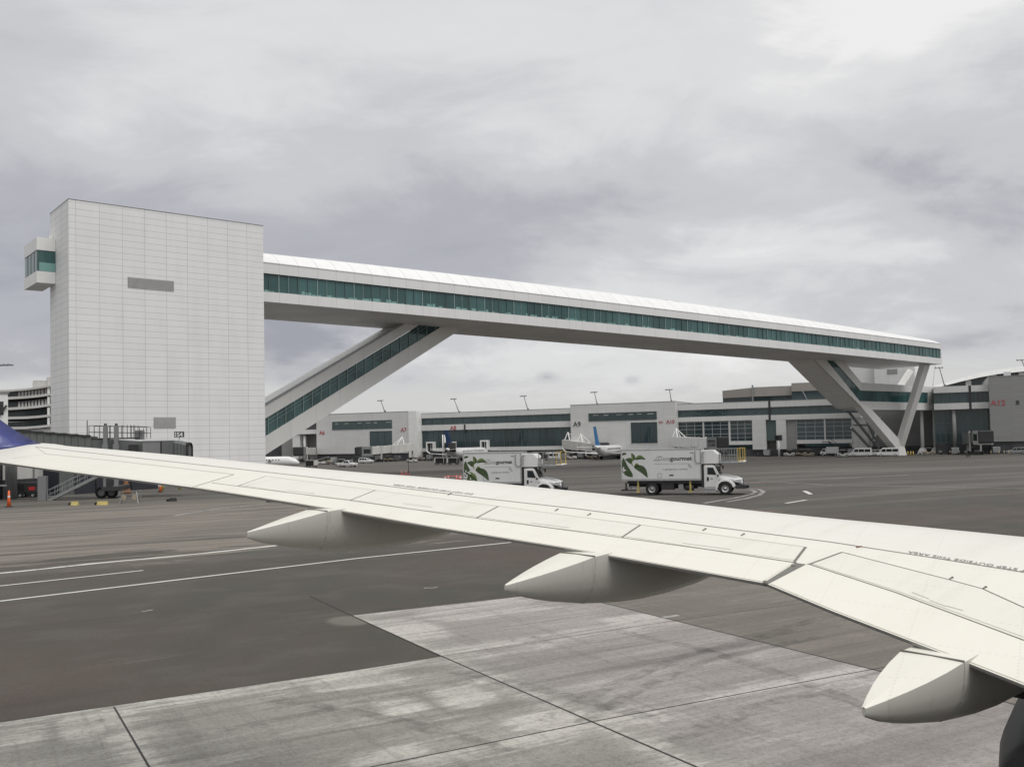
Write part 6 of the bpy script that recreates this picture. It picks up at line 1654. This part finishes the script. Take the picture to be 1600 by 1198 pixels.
far_bridge('white boarding bridge under the gate A8 sign behind the baggage carts', 706, 704, 690, 693, 2.6, -2, -22, M['offwhite'], M['offwhite'], (), .7, 4.5)
far_bridge('pale boarding bridge with A shaped cable frames beside the blue tailed jet', 884, 930, 686.5, 693, 2.7, -2, -9, M['offwhite'], M['offwhite'], (.08, .52), .8)
far_bridge('white boarding bridge above the longer catering truck, right of gate 10', 1056, 1112, 682, 684.5, 2.9, -5, -17, M['plane'], M['jetgrey_lt'], (.02,), .75, 4.6)
far_bridge('boarding bridge with boxy off white cab before the dark hall by gate A12', 1512, 1531, 676, 674.5, 3.0, 2, -9, M['steel'], M['offwhite'], (), .6, 4.6)
# twin white masts beside the A8 bridge
for px, lb in ((692.3, 'left one of two slim white masts under the gate A8 sign'), (695.6, 'right one of two slim white masts under the gate A8 sign')):
    b = FC.P(px, 712, -8); w = FC.W(b); t = FC.P(px, 679, -8)
    o = thing('mast', lb, 'mast', (w.x, w.y, gz(w.y)), 0, 'slim white masts'); MB().tube((0, 0, 0), (0, 0, t.z + 1.5), .24, .2, 10).build('post', M['white'], o); MB().box(-.4, .4, -.4, .4, 0, .25).build('base_plate', M['steel'], o)
# signal post with dark box, thin pole near A7
b = FC.P(1217.5, 711, -4); w = FC.W(b); o = thing('signal_post', 'white post carrying a dark docking signal box before the recessed bay', 'signal', (w.x, w.y, gz(w.y)), FC.rotz)
z1 = FC.P(1217, 688, -4).z + 1.5; z2 = FC.P(1217, 679.5, -4).z + 1.5
MB().tube((0, 0, 0), (0, 0, z1), .28, n=10).build('post', M['white'], o); MB().box(-1.1, .9, -.3, .5, z1, z2).build('signal_box', M['dark'], o); MB().box(-.9, .0, -.34, -.3, z1 + .3, z2 - .4).build('display', M['carglass'], o)
b = G(638.5, 741); o = thing('marker_mast', 'thin dark pole standing on the apron beside the orange cones', 'pole'); at_ground(o, (638.5, 741)); MB().tube((0, 0, 0), (0, 0, 4.2), .05, .04, 8).build('pole', M['dark'], o); MB().box(-.25, .25, -.25, .25, 0, .15).build('base', M['pinkred'], o)

# ------------------------------------------------------------------ vehicles along the concourse
def car(name, label, cat, prof, wprof, W, L, wb, r, m=None, grp=None, extra=None):
    """side profile extruded across the width, with separate glass, wheels, lights"""
    T = thing(name, label, cat, group=grp); m = m or M['truck']
    MB().prism([(x, -W / 2, z) for x, z in prof], (0, W, 0)).build('body', m, T, bevel=.08)
    for o in (-1, 1):
        for wp in wprof: MB().prism([(x, o * (W / 2 + .005), z) for x, z in wp], (0, o * .015, 0)).build('side_window', M['carglass'], T)
        for x in wb: wheel(T, x, o * (W / 2 - .12), r, .24, o)
        MB().box(prof_max(prof) - .10, prof_max(prof) + .015, o * W * .30 - .14, o * W * .30 + .14, .70, .86).build('headlight', M['signwhite'], T)
    if extra: extra(T)
    return T
def prof_max(p): return max(q[0] for q in p)
def windscreen(T, a, b, hw): 
    v = Vector((b[0] - a[0], 0, b[1] - a[1])); n = Vector((v.z, 0, -v.x)).normalized() * .02
    MB().prism([Vector((a[0], -hw, a[1])) , Vector((a[0], hw, a[1])), Vector((b[0], hw * .92, b[1])), Vector((b[0], -hw * .92, b[1]))], n).build('windscreen', M['carglass'], T)
def make_van(label, m=None):
    return car('van', label, 'van', [(-2.75, .35), (2.7, .35), (2.75, .95), (2.1, 1.22), (1.45, 2.15), (1.2, 2.28), (-2.7, 2.28)], [[(.55, 1.25), (1.70, 1.25), (1.32, 1.95), (.55, 1.95)], [(-.9, 1.25), (.4, 1.25), (.4, 1.95), (-.9, 1.95)], [(-2.4, 1.25), (-1.05, 1.25), (-1.05, 1.95), (-2.4, 1.95)]],
               1.95, 5.5, (-1.7, 1.75), .36, m, 'white service vehicles along the concourse', lambda T: (windscreen(T, (2.08, 1.25), (1.48, 2.10), .82), MB().box(2.70, 2.78, -.9, .9, .38, .6).build('bumper', M['dark'], T)))
def make_suv(label, m=None):
    return car('suv', label, 'suv', [(-2.3, .35), (2.2, .35), (2.28, .85), (1.15, 1.08), (.55, 1.70), (-1.9, 1.74), (-2.28, 1.1)], [[(.05, 1.12), (.92, 1.12), (.48, 1.60), (.05, 1.62)], [(-1.0, 1.12), (-.08, 1.12), (-.08, 1.62), (-1.0, 1.62)], [(-1.95, 1.15), (-1.1, 1.12), (-1.1, 1.62), (-1.75, 1.6)]],
               1.85, 4.6, (-1.4, 1.4), .36, m, 'white service vehicles along the concourse', lambda T: windscreen(T, (1.10, 1.12), (.58, 1.66), .78))
def make_pickup(label, m=None):
    return car('pickup_truck', label, 'pickup', [(-2.75, .45), (2.6, .45), (2.65, .95), (1.35, 1.12), (.75, 1.75), (-.55, 1.78), (-.70, 1.1), (-2.75, 1.08)], [[(.2, 1.15), (1.10, 1.15), (.68, 1.66), (.2, 1.68)], [(-.5, 1.15), (.1, 1.15), (.1, 1.68), (-.45, 1.68)]],
               1.9, 5.4, (-1.75, 1.65), .38, m, 'white service vehicles along the concourse', lambda T: (windscreen(T, (1.30, 1.15), (.78, 1.70), .8), MB().box(-2.6, -.8, -.8, .8, 1.06, 1.10).build('load_bed', M['dark'], T)))
def make_tug(label, m=None):
    T = thing('baggage_tug', label, 'tractor', group='baggage tugs on the apron')
    MB().prism([(x, -.75, z) for x, z in ((-1.5, .3), (1.5, .3), (1.5, .95), (.35, 1.02), (.25, .75), (-.55, .75), (-.6, 1.05), (-1.5, 1.0))], (0, 1.5, 0)).build('body', m or M['offwhite'], T, bevel=.04)
    for x, y in ((-.6, -.7), (-.6, .7), (.35, -.7), (.35, .7)): MB().bar((x, y, .9), (x, y, 1.85), .07).build('roof_post', M['dark'], T)
    MB().box(-.8, .5, -.8, .8, 1.85, 1.93).build('roof', m or M['offwhite'], T); MB().box(-.5, -.1, -.4, .4, .75, 1.2).build('seat', M['black'], T)
    MB().tube((.15, .2, 1.2), (.22, .2, 1.26), .2, n=12).build('steering_wheel', M['black'], T)
    for x in (-1, 1):
        for o in (-1, 1): wheel(T, x, o * .7, .34, .24, o)
    return T
def make_cart(label, m=None):
    T = thing('baggage_cart', label, 'baggage cart', group='covered baggage carts')
    MB().box(-1.5, 1.5, -.75, .75, .42, .55).build('deck', M['dark'], T)
    MB().box(-1.5, 1.5, -.78, .78, 1.85, 1.93).build('roof', M['offwhite'], T)
    for x in (-1.46, 1.46):
        for y in (-.72, .72): MB().bar((x, y, .5), (x, y, 1.88), .06).build('post', M['offwhite'], T)
    MB().box(1.1, 1.48, -.74, .74, .55, 1.85).build('end_panel', M['offwhite'], T); MB().box(-1.44, 1.1, -.70, .70, .55, 1.8).build('curtain', M['black'], T)
    MB().bar((-1.5, 0, .4), (-2.3, 0, .32), .07).build('tow_bar', M['dark'], T)
    for x in (-1.0, 1.0):
        for o in (-1, 1): wheel(T, x, o * .62, .24, .16, o)
    return T
def make_belt(label):
    T = thing('belt_loader', label, 'belt loader', group='belt loaders')
    MB().prism([(x, -.85, z) for x, z in ((-2.4, .35), (2.4, .35), (2.4, .9), (.6, .95), (-2.4, .85))], (0, 1.7, 0)).build('body', M['offwhite'], T, bevel=.04)
    MB().bar((-3.3, .3, .85), (3.6, .3, 2.3), .9, .22).build('conveyor', M['steel'], T); MB().bar((1.2, .3, .9), (2.2, .3, 1.95), .14).build('lift_arm', M['dark'], T)
    MB().box(.8, 1.5, -.8, -.25, .9, 1.55).build('seat_pod', M['dark'], T)
    MB().bar((-3.2, -.15, 1.3), (3.5, -.15, 2.75), .05).build('handrail', M['dark'], T)
    for x in (-1.6, 1.5):
        for o in (-1, 1): wheel(T, x, o * .75, .36, .26, o)
    return T
fx = FC.az
V = [(make_van, 'white passenger van parked left of the strut foot, nose to the left', (1345, 713.2), -1), (make_suv, 'white suv between the two vans at the strut foot', (1368, 712.3), -1),
     (make_van, 'white high roofed van right beside the strut foot', (1388, 713.0), -1), (make_suv, 'white suv left of the box truck below the slanted windows', (1282, 711.0), -1),
     (make_pickup, 'white pickup next to the orange container right of the longer catering truck', (1176, 712.4), 1), (make_tug, 'pale baggage tug right of the docking signal post', (1233.5, 712.8), -1),
     (make_tug, 'small tan baggage tug between the signal post and the white suv', (1264, 712.6), 1), (make_tug, 'cluttered pale baggage tug left of the strut foot vans', (1318, 713.8), 1),
     (make_pickup, 'white pickup in front of the gate A7 boarding bridge cab', (543, 729.5), 1), (make_cart, 'left one of two black curtained baggage carts beside the catering truck', (688, 726), -1),
     (make_cart, 'black curtained baggage cart partly behind the shorter catering truck', (708, 726), -1), (make_suv, 'dark silver car parked against the plinth far right', (1588, 709.5), -1),
     (make_tug, 'white baggage tug under the gate A7 bridge end', (644, 722.5), 1), (make_tug, 'grey tug by the wing of the blue tailed jet', (893, 717.5), -1), (make_van, 'white van behind the platform of the shorter catering truck', (862, 718.8), -1),
     (make_tug, 'dusty baggage tug left of the white pickup near gate A7', (533, 728), -1), (make_belt, 'belt loader raised behind the left white jet nose', (497, 726), 1), (make_belt, 'belt loader with white boom behind the shorter catering truck', (737, 719.5), -1),
     (make_cart, 'baggage cart beside the white jet nose near gate A6', (487, 730), 1), (make_suv, 'white car beneath the gate A7 cab next to the bridge wheels', (572, 723.5), 1)]
for fn, lb, px, sgn in V:
    o = fn(lb, M['steel']) if 'dark silver' in lb else (fn(lb, M['tan']) if 'tan baggage' in lb else fn(lb))
    place(o, 0, 0, px, fx + (0 if sgn > 0 else math.pi) + random.uniform(-.08, .08))
# small box truck
bt = thing('box_truck', 'small white box truck between the suv and the cluttered tug', 'truck'); place(bt, 0, 0, (1297, 712.0), fx + math.pi)
MB().box(-2.4, .9, -1.0, 1.0, .7, 2.5).build('box_body', M['truck_box'], bt, bevel=.03); MB().prism([(x, -.95, z) for x, z in ((.95, .45), (2.5, .45), (2.5, 1.2), (2.2, 1.3), (1.8, 2.0), (.95, 2.05))], (0, 1.9, 0)).build('cab', M['truck'], bt, bevel=.05)
for o in (-1, 1):
    MB().prism([(x, o * .955, z) for x, z in ((1.15, 1.25), (2.1, 1.25), (1.75, 1.9), (1.15, 1.9))], (0, o * .015, 0)).build('window', M['carglass'], bt)
    for x in (-1.5, 1.8): wheel(bt, x, o * .85, .4, .26, o)
# containers and cabinets
oc = thing('container', 'orange red container behind the longer catering truck platform', 'container'); at_ground(oc, (1164, 712.3), FC.rotz)
MB().box(-.9, .9, -.8, .8, .15, 2.1).build('body', M['orange'], oc, bevel=.05); MB().box(-.95, .95, -.85, .85, 0, .15).build('base', M['dark'], oc); MB().box(-.7, .7, -.82, -.8, .4, 1.8).build('door', M['rust_orange'], oc)
yc = thing('cabinet', 'amber utility cabinet left of the docking signal post', 'cabinet'); at_ground(yc, (1211.5, 712.3), FC.rotz)
MB().box(-.7, .7, -.5, .5, .1, 1.3).build('body', M['yellow'], yc, bevel=.04); MB().box(-.75, .75, -.55, .55, 0, .1).build('base', M['dark'], yc); MB().box(-.03, .03, -.52, -.5, .2, 1.2).build('door_gap', M['dark'], yc)
# mobile stair under the slanted windows
ms = thing('mobile_stair', 'dark steel stair to a door under the slanted windows', 'stairs'); p_ = FC.P(1311, 708, -3); w = FC.W(p_); ms.location = (w.x, w.y, gz(w.y)); ms.rotation_euler = (0, 0, FC.rotz)
for i in range(10): MB().box(-2.6 + i * .5, -2.05 + i * .5, -.6, .6, 3.9 - i * .38, 4.0 - i * .38).build('tread', M['dark'], ms)
for y in (-.6, .6): MB().bar((-2.6, y, 3.9), (2.5, y, .2), .1, .3).bar((-2.6, y, 5.0), (2.5, y, 1.2), .07).build('stringer', M['dark'], ms)
MB().box(-4.2, -2.5, -.7, .7, 3.85, 4.0).build('landing', M['dark'], ms)
for x in (-4.1, -2.6): MB().bar((x, -.6, 0), (x, -.6, 5.0), .1).build('post', M['dark'], ms)
# bollards and cones
for i, (px, py) in enumerate(((1418.5, 712), (1423, 712), (1427, 712))): bollard(('left', 'middle', 'right')[i] + ' one of three yellow bollards right of the strut foot', (px, py), 1.1, .14)
for i, px in enumerate((1470.5, 1484.5, 1499, 1508, 1548.5, 1561, 1569, 1576)):
    o = bollard('small pale guard post in the row below the dark hall and gate A12 block', (px, 709.8), .95, .12, 'tan', 'pale guard posts along the plinth')
for px, py, lb in ((627.5, 741.5, 'red cone left of the thin dark pole on the apron'), (633.5, 741, 'red cone touching the thin dark pole on the apron'), (700.5, 751, 'red cone standing apart, left of the cones at the shorter truck'), (713.5, 750.5, 'red cone with white band just left of the shorter truck rear'), (718.5, 751.5, 'red cone closest to the rear corner of the shorter truck')):
    cone(lb, (px, py), .72, .18, 'traffic_cone', 'pinkred', 'red traffic cones')
bar = thing('barrier', 'low red and white plastic barrier between the red cones by the shorter truck', 'barrier'); place(bar, 0, 0, (708, 747.5), R(90)); MB().box(-1.3, 1.3, -.06, .06, .28, .40).build('rail', M['pinkred'], bar)
for x in (-1.1, 1.1): MB().box(x - .1, x + .1, -.3, .3, 0, .25).build('foot', M['signwhite'], bar)
for px in (1511, 1514.5):
    o = thing('apron_light', 'small dark raised apron light on the tarmac in front of the far right hall', 'light fixture', group='raised apron lights'); at_ground(o, (px, 714)); MB().tube((0, 0, 0), (0, 0, .5), .14, .1, 8).build('stem', M['dark'], o); MB().tube((0, 0, .5), (0, 0, .8), .2, .16, 8).build('head', M['dark'], o)

# rows of parked ground equipment along the foot of the concourse
def make_dolly(label):
    T = thing('baggage_dolly', label, 'dolly', group='parked ground equipment along the concourse foot')
    MB().box(-1.3, 1.3, -.7, .7, .40, .52).build('deck', M['dark'], T)
    MB().bar((-1.25, 0, .5), (-1.25, 0, 1.25), .06, 1.3, up=(0, 1, 0)).build('end_rack', M['steel'], T)
    for x in (-.9, .9):
        for o in (-1, 1): MB().tube((x, o * .62, .2), (x, o * .74, .2), .2, n=10).build('wheel', M['black'], T)
    MB().bar((1.3, 0, .4), (2.0, 0, .3), .07).build('tow_bar', M['dark'], T)
    return T
def make_crate(label):
    T = thing('cargo_container', label, 'container', group='parked ground equipment along the concourse foot')
    MB().prism([(x, -.75, z) for x, z in ((-.8, .35), (.6, .35), (.95, .75), (.95, 1.85), (-.8, 1.85))], (0, 1.5, 0)).build('body', M['alu'], T, bevel=.03)
    MB().box(-.7, .8, -.78, -.755, .5, 1.75).build('door', M['steel'], T); MB().box(-.9, 1.0, -.8, .8, .2, .33).build('base', M['dark'], T)
    return T
pd = make_dolly('low dark baggage dolly in the row of equipment along the concourse foot')
pc = make_crate('pale cargo container in the row of equipment along the concourse foot')
pt = make_tug('small dusty tug in the row of equipment along the concourse foot', M['tan']); pt['group'] = 'parked ground equipment along the concourse foot'
pv_ = make_tug('grey roofed tug in the row of equipment along the concourse foot', M['steel']); pv_['group'] = 'parked ground equipment along the concourse foot'
first = {0: pd, 1: pc, 2: pt, 3: pv_}; used = set()
rr = random.Random(21)
for px, py, k in [(503, 725, 0), (510, 724, 2), (517, 726, 0), (522, 723, 1), (528, 723.5, 0), (556, 722, 0), (585, 721.5, 3), (592, 721, 1), (599, 721.2, 0), (607, 720.5, 2), (614, 720.8, 0), (621, 720.4, 1), (650, 720, 0), (657, 719.6, 2), (664, 719.8, 0), (671, 719.4, 1), (676, 720, 0),
                  (884, 717.6, 1), (900, 717, 0), (908, 716.8, 1), (916, 717, 0), (924, 716.8, 2), (1110, 713.8, 0), (1119, 713.6, 2), (1191, 712.9, 0), (1199, 712.8, 1), (1222, 712.5, 0), (1247, 712.3, 0), (1253, 712.2, 2), (1274, 712.0, 0), (1305, 712.4, 0), (1330, 712.2, 1),
                  (1432, 710.6, 0), (1451, 710.4, 2), (1476, 710.0, 0), (1492, 709.9, 1), (1503, 709.6, 0), (1519, 709.6, 3), (1538, 709.4, 0), (1556, 709.0, 1)]:
    g_ = G(px, py); rz = FC.rotz + rr.choice((0, math.pi)) + rr.uniform(-.3, .3)
    o = first[k]
    if k in used: o = dup(o, (g_.x, g_.y, gz(g_.y)), rz, o['label'])
    else: used.add(k); o.location = (g_.x, g_.y, gz(g_.y)); o.rotation_euler = (0, 0, rz)
